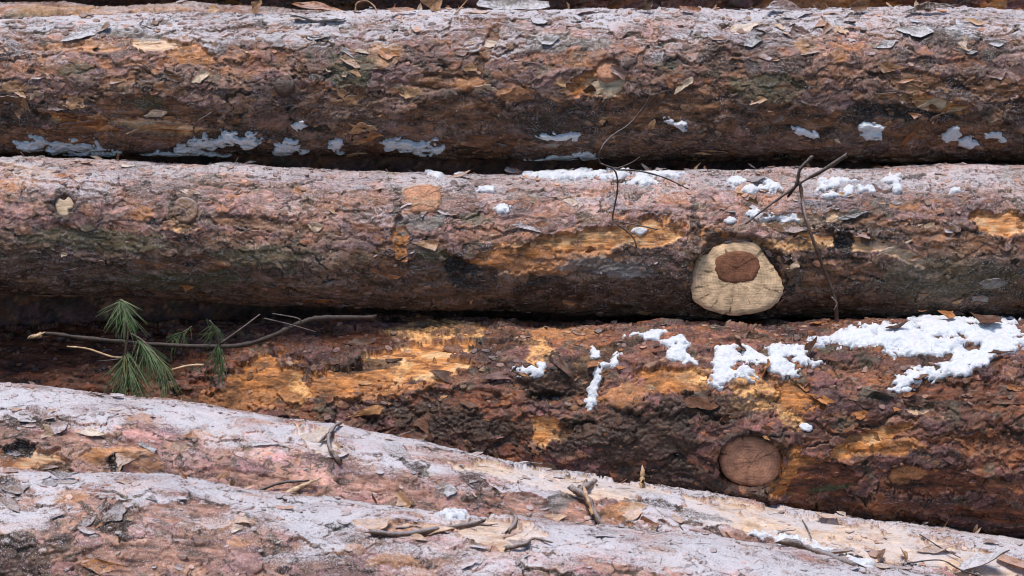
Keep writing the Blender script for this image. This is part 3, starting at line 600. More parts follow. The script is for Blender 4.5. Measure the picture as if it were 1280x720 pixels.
# ---- flakes of bark -------------------------------------------------
def flake_mesh(seed, mat, L=1.0, W=0.6, curl=0.25, thick=0.02, n=18, bend=0.0):
    """a torn plate of bark: jagged outline, warped sheet, two rings of vertices, thin rim"""
    r = random.Random(seed); ring = []
    ph = [r.uniform(0, 6.28) for _ in range(8)]; m_ = r.choice((3, 4, 4, 5))
    ca = sorted([2 * math.pi * (k + r.uniform(-.38, .38)) / m_ for k in range(m_)]); cr = []
    for a in ca:
        e = (abs(math.cos(a)) ** 3 + abs(math.sin(a)) ** 3) ** (-1 / 3) * r.uniform(.72, 1.38); cr.append((math.cos(a) * e * L / 2, math.sin(a) * e * W / 2))
    per = [math.dist(cr[k], cr[(k + 1) % m_]) for k in range(m_)]; tot = sum(per)
    for k in range(n):          # straight breaks between corners, with small notches
        d_ = tot * k / n; q = 0
        while d_ > per[q]: d_ -= per[q]; q += 1
        t_ = d_ / per[q]; (x0, y0_), (x1, y1_) = cr[q], cr[(q + 1) % m_]; w_ = 1 + r.uniform(-.09, .09) - (.18 if r.random() < .12 else 0)
        ring.append(((x0 + (x1 - x0) * t_) * w_, (y0_ + (y1_ - y0_) * t_) * w_))
    def z(x, y): return curl * max(0, (-y / W + .15)) ** 2 * W * 1.8 + bend * (x / L) ** 2 * L + .022 * math.sin(9 * x + ph[2]) + .022 * math.sin(13 * y + 5 * x + ph[3]) + .012 * math.sin(23 * x + ph[5]) * math.sin(19 * y + ph[6])
    V = [(0, 0, z(0, 0))]
    el = [(x / math.hypot(x / L, y / W) * .45, y / math.hypot(x / L, y / W) * .45) for x, y in ring]
    for q, w_ in ((.36, .6), (.74, .85), (1.0, 1.0)): V += [(X_, Y_, z(X_, Y_) + r.uniform(-.004, .004)) for X_, Y_ in [((x * w_ + a_ * (1 - w_)) * q, (y * w_ + b_ * (1 - w_)) * q) for (x, y), (a_, b_) in zip(ring, el)]]
    m = len(V); V += [(x, y, zz - thick * (1.0 if i < 1 + 2 * n else .8)) for i, (x, y, zz) in enumerate(V[:])]
    F = []
    for k in range(n):
        j = (k + 1) % n
        F += [(0, 1 + k, 1 + j)]; F += [(m, m + 1 + j, m + 1 + k)]
        for q in (0, 1):
            a, b, c, d = 1 + q * n + k, 1 + q * n + j, 1 + (q + 1) * n + j, 1 + (q + 1) * n + k
            F += [(a, d, c, b), (m + a, m + b, m + c, m + d)]
        F += [(d, m + d, m + c, c)]
    me = mesh_from('bark_flake', V, F, mat, False)
    me.polygons.foreach_set('use_smooth', [len(p.vertices) == 3 or (k % 7) == 2 for k, p in enumerate(me.polygons)]); return me

FLM = {}
for k, mt in list(M_FL.items()) + [('wet_' + k_, m_) for k_, m_ in M_FLW.items()]:
    FLM[k] = [flake_mesh(hash_ + 31 * len(k) + 7 * ord(k[-1]), mt, 1.0, w, cu, th, bend=bd) for hash_, w, cu, th, bd in
              ((1, .55, .15, .03, .05), (2, .42, .35, .035, -.1), (3, .7, .2, .03, .1), (4, .35, .1, .04, .0), (5, .6, .5, .03, .15), (6, .8, .12, .03, -.12), (7, .5, .28, .035, .2), (8, .25, .6, .03, .35), (9, .2, .3, .03, -.3), (10, .45, .9, .025, .1))]

def basis(nrm, rot, tilt):
    """local z along the surface normal, x along the log, turned by rot, front edge lifted by tilt"""
    z = Vector(nrm).normalized(); x = Vector((1, 0, 0)); x = (x - z * x.dot(z)).normalized(); y = z.cross(x)
    M = Matrix((x, y, z)).transposed()
    return M @ Matrix.Rotation(rot, 3, 'Z') @ Matrix.Rotation(tilt, 3, 'X')

def put(name, me, P, M3, S, parent=None):
    o = bpy.data.objects.new(name, me); COL.objects.link(o)
    o.rotation_mode = 'QUATERNION'; o.rotation_quaternion = M3.to_quaternion()
    o.scale = S if hasattr(S, '__len__') else (S, S, S)
    loc = Vector(P)
    if parent is not None: o.parent = parent; loc = loc - Vector(parent.location)
    o.location = loc; return o

def scatter_flakes(lg, count, weights, seed, size=(0.010, 0.026), zones=()):
    r = np.random.default_rng(seed); J, I = np.nonzero(lg.vis & (lg.px > -30) & (lg.px < 1310) & (lg.py > -10) & (lg.py < 735))
    keys = list(weights); w = np.array([weights[k] for k in keys], float); w /= w.sum()
    px, py = lg.px[J, I], lg.py[J, I]
    for q in range(count):
        if zones and r.random() < .45:
            cx, cy, rx, ry = zones[r.integers(len(zones))]
            a = r.random() * 6.28; rr = math.sqrt(r.random()); tx, ty = cx + rx * rr * math.cos(a), cy + ry * rr * math.sin(a)
            k = int(np.argmin((px - tx) ** 2 + (py - ty) ** 2))
        else: k = int(r.integers(len(J)))
        j, i = J[k], I[k]; nrm = lg.out[j, i] * .7 + lg.n[j, i] * .3
        S = size[0] * .8 + (size[1] * 1.35 - size[0]) * r.random() ** 3.0
        me = FLM[('wet_' if lg is L3 or lg is LB[1] else '') + keys[r.choice(len(keys), p=w)]][r.integers(10)]
        M3 = basis(nrm, r.normal(0, .35) + (math.pi if r.random() < .25 else 0), R(r.uniform(-2, 14) if r.random() < .75 else r.uniform(15, 38)))
        put('bark_flake', me, lg.P[j, i] + nrm * (0.0008 + S * .02), M3, (S, S * r.uniform(.6, 1.1), S * r.uniform(.6, 1.1)), lg.root)

def scales(lg, count, cols, seed, smin=.004, smax=.011):
    """small torn scales all over the log: one joined part"""
    r = np.random.default_rng(seed); J, I = np.nonzero(lg.vis & (lg.py > -10) & (lg.py < 735))
    k = r.integers(len(J), size=count); j, i = J[k], I[k]
    P = lg.P[j, i]; n = lg.out[j, i] * .6 + lg.n[j, i] * .4; n /= np.linalg.norm(n, axis=1, keepdims=True)
    x = np.array([1.0, 0, 0]) - n * n[:, :1]; x /= np.linalg.norm(x, axis=1, keepdims=True); y = np.cross(n, x)
    a = r.normal(0, .35, count) + math.pi * (r.random(count) < .15); ca, sa = np.cos(a)[:, None], np.sin(a)[:, None]; x, y = x * ca + y * sa, y * ca - x * sa
    L = (smin + (smax - smin) * r.random(count) ** 2)[:, None]; W = L * r.uniform(.4, .9, (count, 1)); tl = r.uniform(.02, .32, (count, 1))
    K = 6; top = []; bot = []
    for q in range(K):
        an = 6.2832 * q / K; rr = r.uniform(.7, 1.2, (count, 1)); u = math.cos(an) * L * rr * .6; v = math.sin(an) * W * rr * .6
        z = tl * (v + W * .5) + .0003 + .15 * L * (u / L) ** 2
        top.append(P + x * u + y * v + n * z); bot.append(P + x * u + y * v * .8 + n * (z - .0007 - .15 * L))
    V = np.stack(top + bot, 1).reshape(-1, 3) - np.array(lg.loc); base = (np.arange(count) * 12)[:, None]
    qs = [np.array([[0, 1, 2, 3]]), np.array([[0, 3, 4, 5]])] + [np.array([[q, q + 6, (q + 1) % 6 + 6, (q + 1) % 6]]) for q in range(K)]
    Q = np.concatenate([base + q_ for q_ in qs], 0)
    me = fast_mesh('bark_scales', V, Q, M_SCALE_HOAR if lg in (L4, L5) else M_SCALE, False)
    C = (lg.colr[j, i] * .7 + np.array(cols)[r.integers(len(cols), size=count)] * .3) * r.uniform(.5, 1.6, (count, 1))
    set_col(me, np.repeat(np.concatenate([C, np.ones((count, 1))], 1), 12, axis=0))
    o = link('bark_scales', me, lg.root); tag(o, kind='stuff')

BC = [(.30, .18, .14), (.22, .14, .12), (.40, .24, .14), (.16, .11, .09), (.46, .30, .19), (.10, .07, .055)]
RC = [(.22, .10, .06), (.14, .07, .05), (.36, .16, .06), (.09, .05, .035), (.48, .27, .12), (.27, .13, .08)]
PC = [(.38, .23, .19), (.30, .19, .17), (.44, .26, .17), (.24, .15, .14), (.50, .34, .24), (.14, .09, .075)]
scales(L1, 2600, BC, 1); scales(L2, 2200, PC, 2); scales(L3, 2200, RC, 3); scales(L4, 700, PC, 4); scales(L5, 500, PC, 5)
scatter_flakes(L1, 210, dict(tan=3.6, orange=1.8, mauve=3, brown=2.6, pale=1.4, grey=.5), 11, (.012, .030),
    [(60, 120, 50, 25), (200, 130, 120, 40), (480, 80, 60, 50), (620, 110, 90, 60), (1000, 60, 150, 30), (1180, 110, 100, 50), (1050, 40, 120, 15), (460, 165, 50, 20), (780, 110, 50, 50)])
scatter_flakes(L2, 150, dict(tan=2.2, orange=1.4, mauve=3.8, brown=1.8, pale=1.1, grey=.4), 12, (.011, .026),
    [(520, 260, 60, 45), (1050, 265, 160, 25), (950, 250, 60, 25), (60, 215, 70, 15), (490, 330, 40, 25), (1150, 300, 100, 25)])
scatter_flakes(L3, 160, dict(tan=1.2, orange=2.4, mauve=.7, brown=3.6, pale=.15), 13, (.009, .028),
    [(720, 460, 80, 40), (470, 450, 120, 40), (960, 500, 60, 50), (1130, 500, 90, 25), (560, 510, 90, 30)])
scatter_flakes(L4, 90, dict(tan=2.2, orange=1.4, mauve=3.6, brown=1.5, pale=1, grey=.5), 14, (.009, .026), [(40, 530, 60, 20), (600, 600, 60, 25), (800, 640, 60, 25), (1100, 690, 120, 20)])
scatter_flakes(L5, 80, dict(tan=2, orange=1.4, mauve=4, brown=1.6, pale=.6, grey=.3), 15, (.009, .024), [(120, 640, 50, 30), (550, 660, 90, 15), (20, 625, 30, 20)])
scatter_flakes(LB[1], 60, dict(tan=1, orange=2, brown=3, pale=.4, grey=1), 16, (.014, .04))
scatter_flakes(LB[0], 30, dict(tan=2, mauve=2, brown=2, pale=1, grey=2), 17, (.012, .03))

def flake_at(lg, px, py, kind, length_px, width=.6, rot=0, tilt=12, lift=0.0, var=0, label=None, zs=1.0):
    """one large hand-placed flake still attached to its log"""
    j, i = lg.at(px, py); nrm = lg.out[j, i]; S = length_px / 770.0 * .88
    b = flake_mesh(1000 + int(px * 7 + py), (M_FLW if lg is L3 else M_FL)[kind], 1.0, width, .12 + .22 * ((var % 3) / 2), .022 if S > .03 else .035, n=22, bend=(-.1, .06, .16, 0)[var % 4])
    M3 = basis(nrm, R(-rot), R(tilt))
    o = put('bark_flake', b, lg.P[j, i] + nrm * (.0015 + lift), M3, (S, S, S * zs), lg.root)
    if label: o['label'] = label
    return o
FL = [  # log, px, py, kind, length px, width ratio, rotation deg, tilt, label
    (L1, 184, 90, 'brown', 44, .40, 38, 16, 'raised dark brown flake tilted like a lid'), (L1, 215, 96, 'brown', 36, .34, 22, 12, None), (L1, 250, 94, 'pale', 32, .5, -25, 20, None), (L1, 453, 160, 'tan', 38, .85, -22, 25, 'flat tan flake standing off the bark'),
    (L1, 467, 172, 'orange', 30, .4, -30, 20, None), (L1, 483, 68, 'orange', 34, .7, 10, 8, None), (L1, 50, 118, 'pale', 34, .5, -15, 20, 'torn pale flake hanging free'), (L1, 28, 130, 'tan', 26, .9, 60, 22, None),
    (L1, 610, 55, 'pale', 46, .35, 18, 12, None), (L1, 640, 28, 'brown', 40, .3, 50, 20, None), (L1, 675, 27, 'grey', 30, .7, 0, 5, None), (L1, 685, 52, 'grey', 30, .5, -10, 10, None), (L1, 588, 85, 'tan', 18, .7, -20, 20, None),
    (L1, 928, 36, 'pale', 56, .34, -20, 12, 'long pale frosted flake peeling near the upper edge'), (L1, 940, 54, 'grey', 30, .6, -8, 8, None), (L1, 980, 108, 'tan', 30, .4, -35, 18, None), (L1, 1150, 112, 'tan', 46, .35, 6, 18, 'bright tan flake curling over a dark hollow'),
    (L1, 1108, 55, 'grey', 34, .4, -20, 14, None), (L1, 1110, 86, 'tan', 40, .5, 5, 10, None), (L1, 1165, 130, 'pale', 50, .42, -22, 14, None), (L1, 1110, 120, 'tan', 34, .5, 12, 16, None), (L1, 1050, 38, 'tan', 30, .5, 20, 10, None),
    (L1, 1000, 20, 'mauve', 60, .4, -14, 14, None), (L1, 1250, 55, 'grey', 26, .5, 0, 12, None), (L1, 1270, 95, 'mauve', 40, .6, 8, 15, None), (L1, 1248, 93, 'mauve', 24, .6, -12, 15, None), (L1, 1210, 65, 'grey', 30, .4, 0, 10, None),
    (L1, 440, 125, 'tan', 50, .3, -8, 12, None), (L1, 425, 115, 'tan', 20, .6, 30, 12, None), (L1, 100, 45, 'grey', 60, .25, -10, 8, 'grey frosted flake lifted at its lower edge'), (L1, 400, 45, 'grey', 46, .3, 0, 5, None),
    (L1, 1047, 175, 'pale', 18, .4, 40, 15, None), (L1, 815, 155, 'tan', 22, .45, -65, 15, None), (L1, 1140, 170, 'orange', 44, .5, -55, 15, None), (L1, 590, 190, 'brown', 60, .5, 0, 8, None), (L1, 20, 130, 'brown', 60, .5, -10, 14, None),
    (L1, 700, 105, 'tan', 22, .6, 0, 10, None), (L1, 510, 115, 'tan', 40, .35, 10, 12, None), (L1, 1145, 40, 'grey', 55, .35, 6, 12, None), (L1, 1238, 100, 'brown', 50, .5, 0, 14, None), (L1, 855, 105, 'pale', 34, .3, -40, 14, None),
    (L1, 130, 152, 'orange', 130, .10, -8, 14, 'long torn sliver of inner bark'), (L1, 205, 157, 'tan', 90, .12, -4, 14, None),
    (L2, 52, 214, 'tan', 46, .5, 12, 8, None), (L2, 535, 305, 'tan', 36, .4, 0, 12, None), (L2, 472, 325, 'tan', 28, .7, 35, 15, None), (L2, 505, 325, 'brown', 26, .6, -30, 15, None), (L2, 492, 345, 'orange', 20, .35, 5, 15, None),
    (L2, 1240, 355, 'grey', 32, .8, -20, 6, 'pale grey scrap of bark in the shaded lower part'), (L2, 1225, 372, 'grey', 22, .6, 10, 6, None), (L2, 1060, 270, 'grey', 60, .25, -14, 14, None), (L2, 1130, 252, 'brown', 40, .2, -5, 14, None), (L2, 1092, 285, 'brown', 26, .9, -80, 10, None),
    (L2, 985, 283, 'brown', 60, .25, -5, 14, None), (L2, 1120, 312, 'pale', 70, .22, -24, 14, 'long pale splintered strip running down to the right'), (L2, 940, 248, 'orange', 28, .8, 60, 12, None), (L2, 60, 372, 'orange', 42, .5, 0, 14, 'orange brown flake hanging below the log on the left'),
    (L2, 84, 372, 'tan', 20, .7, 0, 14, None), (L2, 405, 375, 'orange', 34, .4, 0, 14, None), (L2, 856, 396, 'grey', 30, .9, 60, 10, None), (L2, 225, 222, 'grey', 40, .25, 0, 5, None), (L2, 395, 285, 'pale', 20, .6, 0, 20, None), (L2, 660, 283, 'mauve', 50, .3, 12, 8, None),
    (L2, 590, 378, 'tan', 22, .35, 90, 14, None), (L2, 890, 250, 'brown', 20, .4, 40, 20, None), (L2, 238, 240, 'pale', 26, .35, 10, 14, None),
    (L3, 470, 513, 'tan', 72, .25, -18, 16, 'long torn flake tipped out over the shaded hollow'), (L3, 450, 430, 'brown', 60, .35, 0, 14, None), (L3, 455, 460, 'brown', 44, .35, 10, 14, None), (L3, 570, 437, 'brown', 30, .6, 0, 12, None), (L3, 730, 440, 'brown', 60, .25, 28, 20, None),
    (L3, 700, 455, 'brown', 50, .3, 55, 20, None), (L3, 1080, 545, 'tan', 54, .45, 24, 8, None), (L3, 1140, 503, 'brown', 40, .4, 0, 12, None), (L3, 1240, 500, 'brown', 70, .16, 5, 14, None),
    (L3, 880, 505, 'brown', 44, .4, 14, 10, None), (L3, 1080, 520, 'orange', 30, .5, 5, 15, None), (L3, 1025, 500, 'orange', 30, .4, 20, 14, None), (L3, 560, 470, 'brown', 60, .35, 4, 10, None), (L3, 620, 470, 'mauve', 50, .4, 8, 8, None), (L3, 668, 410, 'brown', 24, .3, 90, 40, None),
    (L4, 45, 520, 'mauve', 56, .4, 12, 18, 'thick lifted slab of bark with a ragged lower lip'), (L4, 12, 560, 'brown', 34, .7, 0, 14, None), (L4, 160, 573, 'tan', 50, .5, 8, 14, 'bulging orange tan flake round a small hollow'), (L4, 185, 560, 'grey', 26, .5, 0, 20, None), (L4, 110, 540, 'pale', 34, .4, 5, 10, None),
    (L4, 395, 548, 'pale', 44, .55, -28, 16, 'cream curled flake beside a broken twig stub'), (L4, 175, 525, 'orange', 30, .5, -20, 10, None), (L4, 320, 555, 'grey', 44, .4, 0, 8, None), (L4, 505, 628, 'tan', 36, .55, 25, 25, 'folded tan flake standing up beside the lower log'), (L4, 275, 600, 'tan', 40, .3, -50, 20, None),
    (L4, 585, 570, 'brown', 44, .3, -16, 15, None), (L4, 590, 600, 'brown', 20, .5, 0, 30, None), (L4, 665, 575, 'grey', 44, .35, -12, 6, None), (L4, 695, 597, 'mauve', 34, .4, 0, 15, None), (L4, 790, 640, 'tan', 40, .6, -30, 20, None), (L4, 560, 615, 'grey', 24, .8, 0, 6, None), (L4, 690, 648, 'tan', 36, .4, -10, 20, None),
    (L4, 810, 655, 'orange', 44, .5, 0, 20, None), (L4, 860, 655, 'brown', 30, .5, -30, 20, None), (L4, 985, 640, 'orange', 30, .3, -12, 20, None), (L4, 420, 570, 'mauve', 40, .35, -12, 8, None), (L4, 235, 505, 'tan', 26, .4, -10, 8, None),
    (L5, 60, 605, 'brown', 22, .6, 10, 30, None), (L5, 80, 603, 'brown', 30, .3, -10, 30, None), (L5, 460, 658, 'tan', 60, .35, -4, 14, None), (L5, 530, 664, 'tan', 70, .25, 6, 14, 'long brown peeled strip curling along the log'), (L5, 590, 655, 'brown', 54, .25, 8, 18, None),
    (L5, 640, 668, 'orange', 30, .4, -65, 22, None), (L5, 650, 680, 'brown', 34, .3, 22, 20, None), (L5, 610, 685, 'orange', 26, .5, -30, 14, None), (L5, 515, 672, 'tan', 34, .3, 0, 12, None), (L5, 300, 650, 'tan', 26, .5, 15, 12, None), (L5, 292, 663, 'pale', 16, .5, 0, 18, None), (L5, 355, 635, 'orange', 30, .3, 10, 10, None),
    (L5, 150, 640, 'brown', 44, .4, -55, 22, None), (L5, 110, 650, 'brown', 60, .3, -50, 20, None), (L5, 150, 672, 'brown', 30, .5, -20, 22, None), (L5, 128, 655, 'orange', 30, .3, -55, 18, None), (L5, 20, 615, 'brown', 34, .5, -20, 22, None),
    (L5, 12, 630, 'brown', 30, .5, 30, 22, None), (L5, 185, 622, 'brown', 22, .5, 40, 14, None), (L5, 1030, 690, 'brown', 90, .16, -16, 12, 'long brown splinter of bark lying beside the snow'), (L5, 1120, 710, 'brown', 50, .25, -12, 14, None), (L5, 130, 706, 'orange', 60, .3, 0, 18, None),
]
for q, f in enumerate(FL): flake_at(f[0], f[1], f[2], f[3], f[4], f[5], f[6], f[7], var=q, label=f[8])

# ---- tubes: twigs and branches -------------------------------------
def catmull(pts, n=6):
    P = [Vector(p) for p in pts]; P = [P[0] * 2 - P[1]] + P + [P[-1] * 2 - P[-2]]; out = []
    for k in range(1, len(P) - 2):
        for q in range(n):
            t = q / n; a, b, c, d = P[k - 1:k + 3]
            out.append(0.5 * ((2 * b) + (c - a) * t + (2 * a - 5 * b + 4 * c - d) * t * t + (3 * b - a - 3 * c + d) * t ** 3))
    out.append(P[-2]); return out

def tube_geo(pts, r0, r1, sides=7, seed=0, n=6, rough=.12, ragged=0.0):
    r = random.Random(seed); C = catmull(pts, n) if len(pts) > 2 else [Vector(pts[0]).lerp(Vector(pts[1]), k / 8) for k in range(9)]
    V = []; F = []; m = len(C); up = Vector((.3, .5, .8)).normalized()
    for k, c in enumerate(C):
        d = (C[min(k + 1, m - 1)] - C[max(k - 1, 0)]).normalized(); x = d.cross(up).normalized(); y = d.cross(x)
        t = k / (m - 1); rad = (r0 * (1 - t) + r1 * t) * (1 + r.uniform(-rough, rough) + (.35 if r.random() < .10 else 0))
        for s_ in range(sides):
            a = 6.2832 * s_ / sides; q = rad * (1 + r.uniform(-rough, rough))
            e = d * (ragged * r.uniform(-1, 1) * rad * 2 if k in (0, m - 1) else 0)
            V.append(c + (x * math.cos(a) + y * math.sin(a)) * q + e)
    for k in range(m - 1):
        for s_ in range(sides):
            a = k * sides + s_; b = k * sides + (s_ + 1) % sides; F.append((a, b, b + sides, a + sides))
    F.append(tuple(range(sides))[::-1]); F.append(tuple((m - 1) * sides + i for i in range(sides)))
    return V, F

def tube(name, pts, r0, r1, mat, parent=None, seed=0, n=6, sides=7, rough=.12, ragged=.6):
    V, F = tube_geo(pts, r0, r1, sides, seed, n, rough, ragged)
    o_ = V[0].copy() if parent is None else Vector(parent.location)
    me = mesh_from(name, [v - o_ for v in V], F, mat)
    o = bpy.data.objects.new(name, me); COL.objects.link(o)
    if parent is None: o.location = o_
    else: o.parent = parent
    return o

def Pp(L_):  # list of (px, py, Y)
    return [tuple(pix(*p)) for p in L_]
def sY(lg, px, py, off=0.0):
    j, i = lg.at(px, py); return lg.P[j, i][1] - off

# hanging twig on the right, resting over the second log
y0 = sY(L2, 1000, 245, .022); y1 = sY(L2, 1020, 300, .020); y2 = sY(L2, 1045, 350, .014)
root = empty('dead_twig', pix(998, 232, y0), 'forked dead twig hanging down over the second log right of the big sawn knot', 'twig')
tube('stem', Pp([(1000, 228, y0), (1003, 250, y0 - .004), (1008, 275, y1), (1020, 310, y1 - .005), (1035, 350, y2), (1044, 375, y2 + .004), (1046, 400, y2 + .01), (1047, 419, y2 + .0)]), .0026, .0028, M_TWIG, root, 1, rough=.2)
tube('side_shoot', Pp([(1058, 194, y0 - .004), (1030, 212, y0 - .004), (1005, 226, y0 - .002), (985, 240, y0 - .006), (960, 258, y0 - .018), (932, 280, y0 - .030)]), .0030, .0014, M_TWIG_DARK, root, 2, rough=.22)
tube('side_shoot', Pp([(1015, 196, y0 + .01), (1000, 212, y0), (996, 230, y0 - .004), (985, 246, y0 - .002)]), .0030, .0022, M_TWIG_DARK, root, 3)
tube('side_shoot', Pp([(1040, 372, y2), (1046, 380, y2 - .004), (1042, 388, y2 - .008)]), .0016, .0008, M_TWIG, root, 4)
# thin twig in the middle
ya = sY(L1, 800, 130, .012); yb = sY(L2, 768, 262, .016)
root = empty('dead_twig', pix(752, 205, yb), 'thin bent twig looping from the top log down onto the second log', 'twig')
tube('stem', Pp([(800, 100, ya), (804, 115, ya - .004), (812, 122, ya - .006), (790, 152, ya - .012), (765, 170, (ya + yb) / 2 - .012), (752, 185, yb), (750, 203, yb), (768, 213, yb), (772, 235, yb), (766, 270, yb - .002), (768, 278, yb - .003)]), .0014, .0014, M_TWIG_DARK, root, 5)
tube('side_shoot', Pp([(770, 212, yb), (800, 214, yb), (830, 222, yb), (860, 236, yb)]), .0014, .0009, M_TWIG_DARK, root, 6)
tube('side_shoot', Pp([(750, 204, yb), (770, 210, yb - .005), (790, 203, yb), (800, 196, yb)]), .0012, .0007, M_TWIG_DARK, root, 7)
tube('side_shoot', Pp([(766, 276, yb - .003), (790, 295, yb - .010), (796, 310, yb - .014)]), .0012, .0010, M_TWIG_DARK, root, 8)
tube('side_shoot', Pp([(768, 276, yb - .003), (800, 282, yb - .010), (822, 287, yb - .010)]), .0011, .0008, M_TWIG_DARK, root, 9)
# long branch in the dark gap on the left
yg = -.135
root = empty('broken_branch', pix(200, 430, yg), 'long grey branch with a snapped pale end lying in the dark gap at left', 'branch')
tube('stem', Pp([(44, 421, yg), (62, 417, yg), (100, 422, yg), (150, 427, yg), (200, 431, yg), (270, 433, yg), (310, 430, yg), (345, 418, yg), (378, 403, yg + .01), (400, 398, yg + .02), (470, 397, yg + .03)]), .0028, .0042, M_TWIG_GREY, root, 10)
tube('side_shoot', Pp([(378, 406, yg), (372, 398, yg), (340, 392, yg)]), .0015, .001, M_TWIG_DARK, root, 11)
tube('side_shoot', Pp([(275, 430, yg), (300, 412, yg), (325, 393, yg + .02)]), .0020, .0012, M_TWIG_DARK, root, 12)
tube('snapped_end', Pp([(38, 421, yg), (46, 420, yg), (54, 418, yg)]), .0030, .0045, M_SPLINT, root, 13, ragged=1.5)
tube('side_shoot', Pp([(330, 398, yg + .01), (360, 405, yg), (395, 415, yg - .01)]), .0012, .0008, M_TWIG_DARK, root, 30)
o = tube('dead_twig', Pp([(84, 433, yg - .005), (110, 436, yg - .01), (140, 446, yg - .01), (158, 447, yg - .005)]), .0012, .0020, M_SPLINT, seed=14); tag(o, 'short pale bare twig under the grey branch beside the pine sprig', 'twig')
o = tube('dead_twig', Pp([(120, 452, yg + .01), (150, 449, yg - .005), (160, 446, yg)]), .0009, .0016, M_TWIG_DARK, seed=15); tag(o, 'dark thin twig just below the short pale twig in the gap', 'twig')
o = tube('dead_twig', Pp([(215, 462, -.135), (235, 457, -.14), (255, 456, -.135)]), .0016, .0018, M_SPLINT, seed=16); tag(o, 'short tan twig between the two clumps of green needles', 'twig')

# ---- pine sprigs ----------------------------------------------------
def needles(parent, stem, count, length, spread, seed, direction=(0, 0, -1), w=.00056, t0=0, t1=1.0, mat=None, droop=.3):
    """pairs of needles leaving the shoot in bundles, bent, crossing, uneven in length"""
    r = np.random.default_rng(seed); S = [np.array(p) for p in catmull(stem, 8)]; V = []; Q = []; D = np.array(direction, float)
    for k in range(count // 2):
        t = t0 + (t1 - t0) * r.random(); q = t * (len(S) - 1); a = int(min(q, len(S) - 2)); p0 = S[a] + (S[a + 1] - S[a]) * (q - a)
        phi = r.random() * 6.283; rad = spread * (.25 + r.random()); B = D + np.array([math.cos(phi) * rad * 1.25, math.sin(phi) * rad * .55, math.sin(phi * 2 + 1) * rad * .35])
        Lb = length * r.uniform(.55, 1.12)
        for pair in (0, 1):
            d = B + r.normal(0, .10, 3); d /= np.linalg.norm(d); L = Lb * r.uniform(.9, 1.05); p = p0 + r.normal(0, .0008, 3)
            sag = np.array([0, 0, -1]) * droop * L * r.uniform(.3, 1.5); side = np.cross(d, [0, 1, .2]); side /= np.linalg.norm(side); oth = np.cross(d, side)
            base = len(V); bend = r.normal(0, .13) * L; tw_ = r.uniform(-.5, .5)
            for s_ in range(7):
                u = s_ / 6; c = p + d * L * u + sag * u * u + side * bend * (u * u + tw_ * u * (1 - u)) + oth * bend * .5 * u * u; ww = w * (1 - .65 * u ** 3) * (.8 if s_ == 0 else 1)
                for (x, y) in ((1, 0), (-.5, .8), (-.5, -.8)): V.append(c + side * ww * x + oth * ww * y)
            for s_ in range(6):
                for e in range(3):
                    b0 = base + s_ * 3 + e; b1 = base + s_ * 3 + (e + 1) % 3; Q.append((b0, b1, b1 + 3, b0 + 3))
    me = fast_mesh('needles', np.array(V) - np.array(parent.location), np.array(Q), mat or M_NEEDLE)
    o = bpy.data.objects.new('needles', me); COL.objects.link(o); o.parent = parent; tag(o, kind='stuff')

yn = -.165
root = empty('pine_sprig', pix(158, 430, yn), 'green pine sprig with two tufts of long needles hanging across the grey branch', 'pine sprig')
st = Pp([(152, 374, yn + .012), (156, 390, yn + .006), (160, 415, yn), (157, 440, yn - .002), (160, 462, yn), (164, 480, yn)])
tube('stem', st, .0014, .0024, M_TWIG, root, 20, ragged=.1)
top_ = Pp([(150, 373, yn + .012), (154, 383, yn + .008), (158, 398, yn + .004)])
needles(root, top_, 60, .041, .95, 1, (-.05, -.15, -.9))
needles(root, top_, 40, .040, 1.1, 2, (.15, -.2, -1), mat=M_NEEDLE2)
mid_ = Pp([(158, 438, yn), (159, 450, yn), (163, 472, yn)])
needles(root, mid_, 120, .055, .7, 3, (0.02, -.1, -1))
needles(root, mid_, 80, .055, .8, 4, (0.0, -.25, -1), mat=M_NEEDLE2)
needles(root, mid_, 10, .060, .9, 44, (0.0, -.25, -.8), mat=M_NEEDLE3)
root2 = empty('pine_sprig', pix(170, 418, yn), 'second pine sprig angled down to the right beside the first tufts', 'pine sprig')
tube('stem', Pp([(164, 417, yn), (176, 424, yn), (188, 436, yn), (200, 450, yn)]), .0010, .0014, M_TWIG, root2, 21, ragged=.1)
rt_ = Pp([(172, 424, yn), (184, 434, yn), (206, 458, yn)])
needles(root2, rt_, 80, .052, .55, 5, (.35, -.05, -1)); needles(root2, rt_, 50, .050, .6, 6, (.40, -.2, -1), mat=M_NEEDLE2); needles(root2, rt_, 8, .05, .8, 66, (.4, -.1, -.9), mat=M_NEEDLE3)
root3 = empty('pine_sprig', pix(275, 434, -.14), 'small dim tuft of green needles hanging from the branch beside orange bark', 'pine sprig')
tube('stem', Pp([(262, 400, -.14), (270, 415, -.14), (275, 434, -.14), (274, 445, -.14)]), .0011, .0013, M_TWIG_DARK, root3, 22, ragged=.1)
needles(root3, Pp([(272, 430, -.14), (275, 436, -.14), (274, 448, -.14)]), 60, .042, .5, 7, (0.03, -.05, -1))
needles(root3, Pp([(258, 398, -.13), (266, 406, -.13), (272, 420, -.14)]), 22, .030, .9, 8, (0.1, -.05, -.6))
root4 = empty('pine_sprig', pix(225, 418, -.135), 'faint sprig of short needles deep in the gap behind the grey branch', 'pine sprig')
tube('stem', Pp([(240, 408, -.12), (228, 416, -.12), (216, 424, -.12)]), .0010, .0010, M_TWIG_DARK, root4, 23, ragged=.1)
needles(root4, Pp([(240, 408, -.12), (228, 416, -.12), (216, 424, -.12)]), 30, .030, .9, 9, (-.5, -.05, -.4))

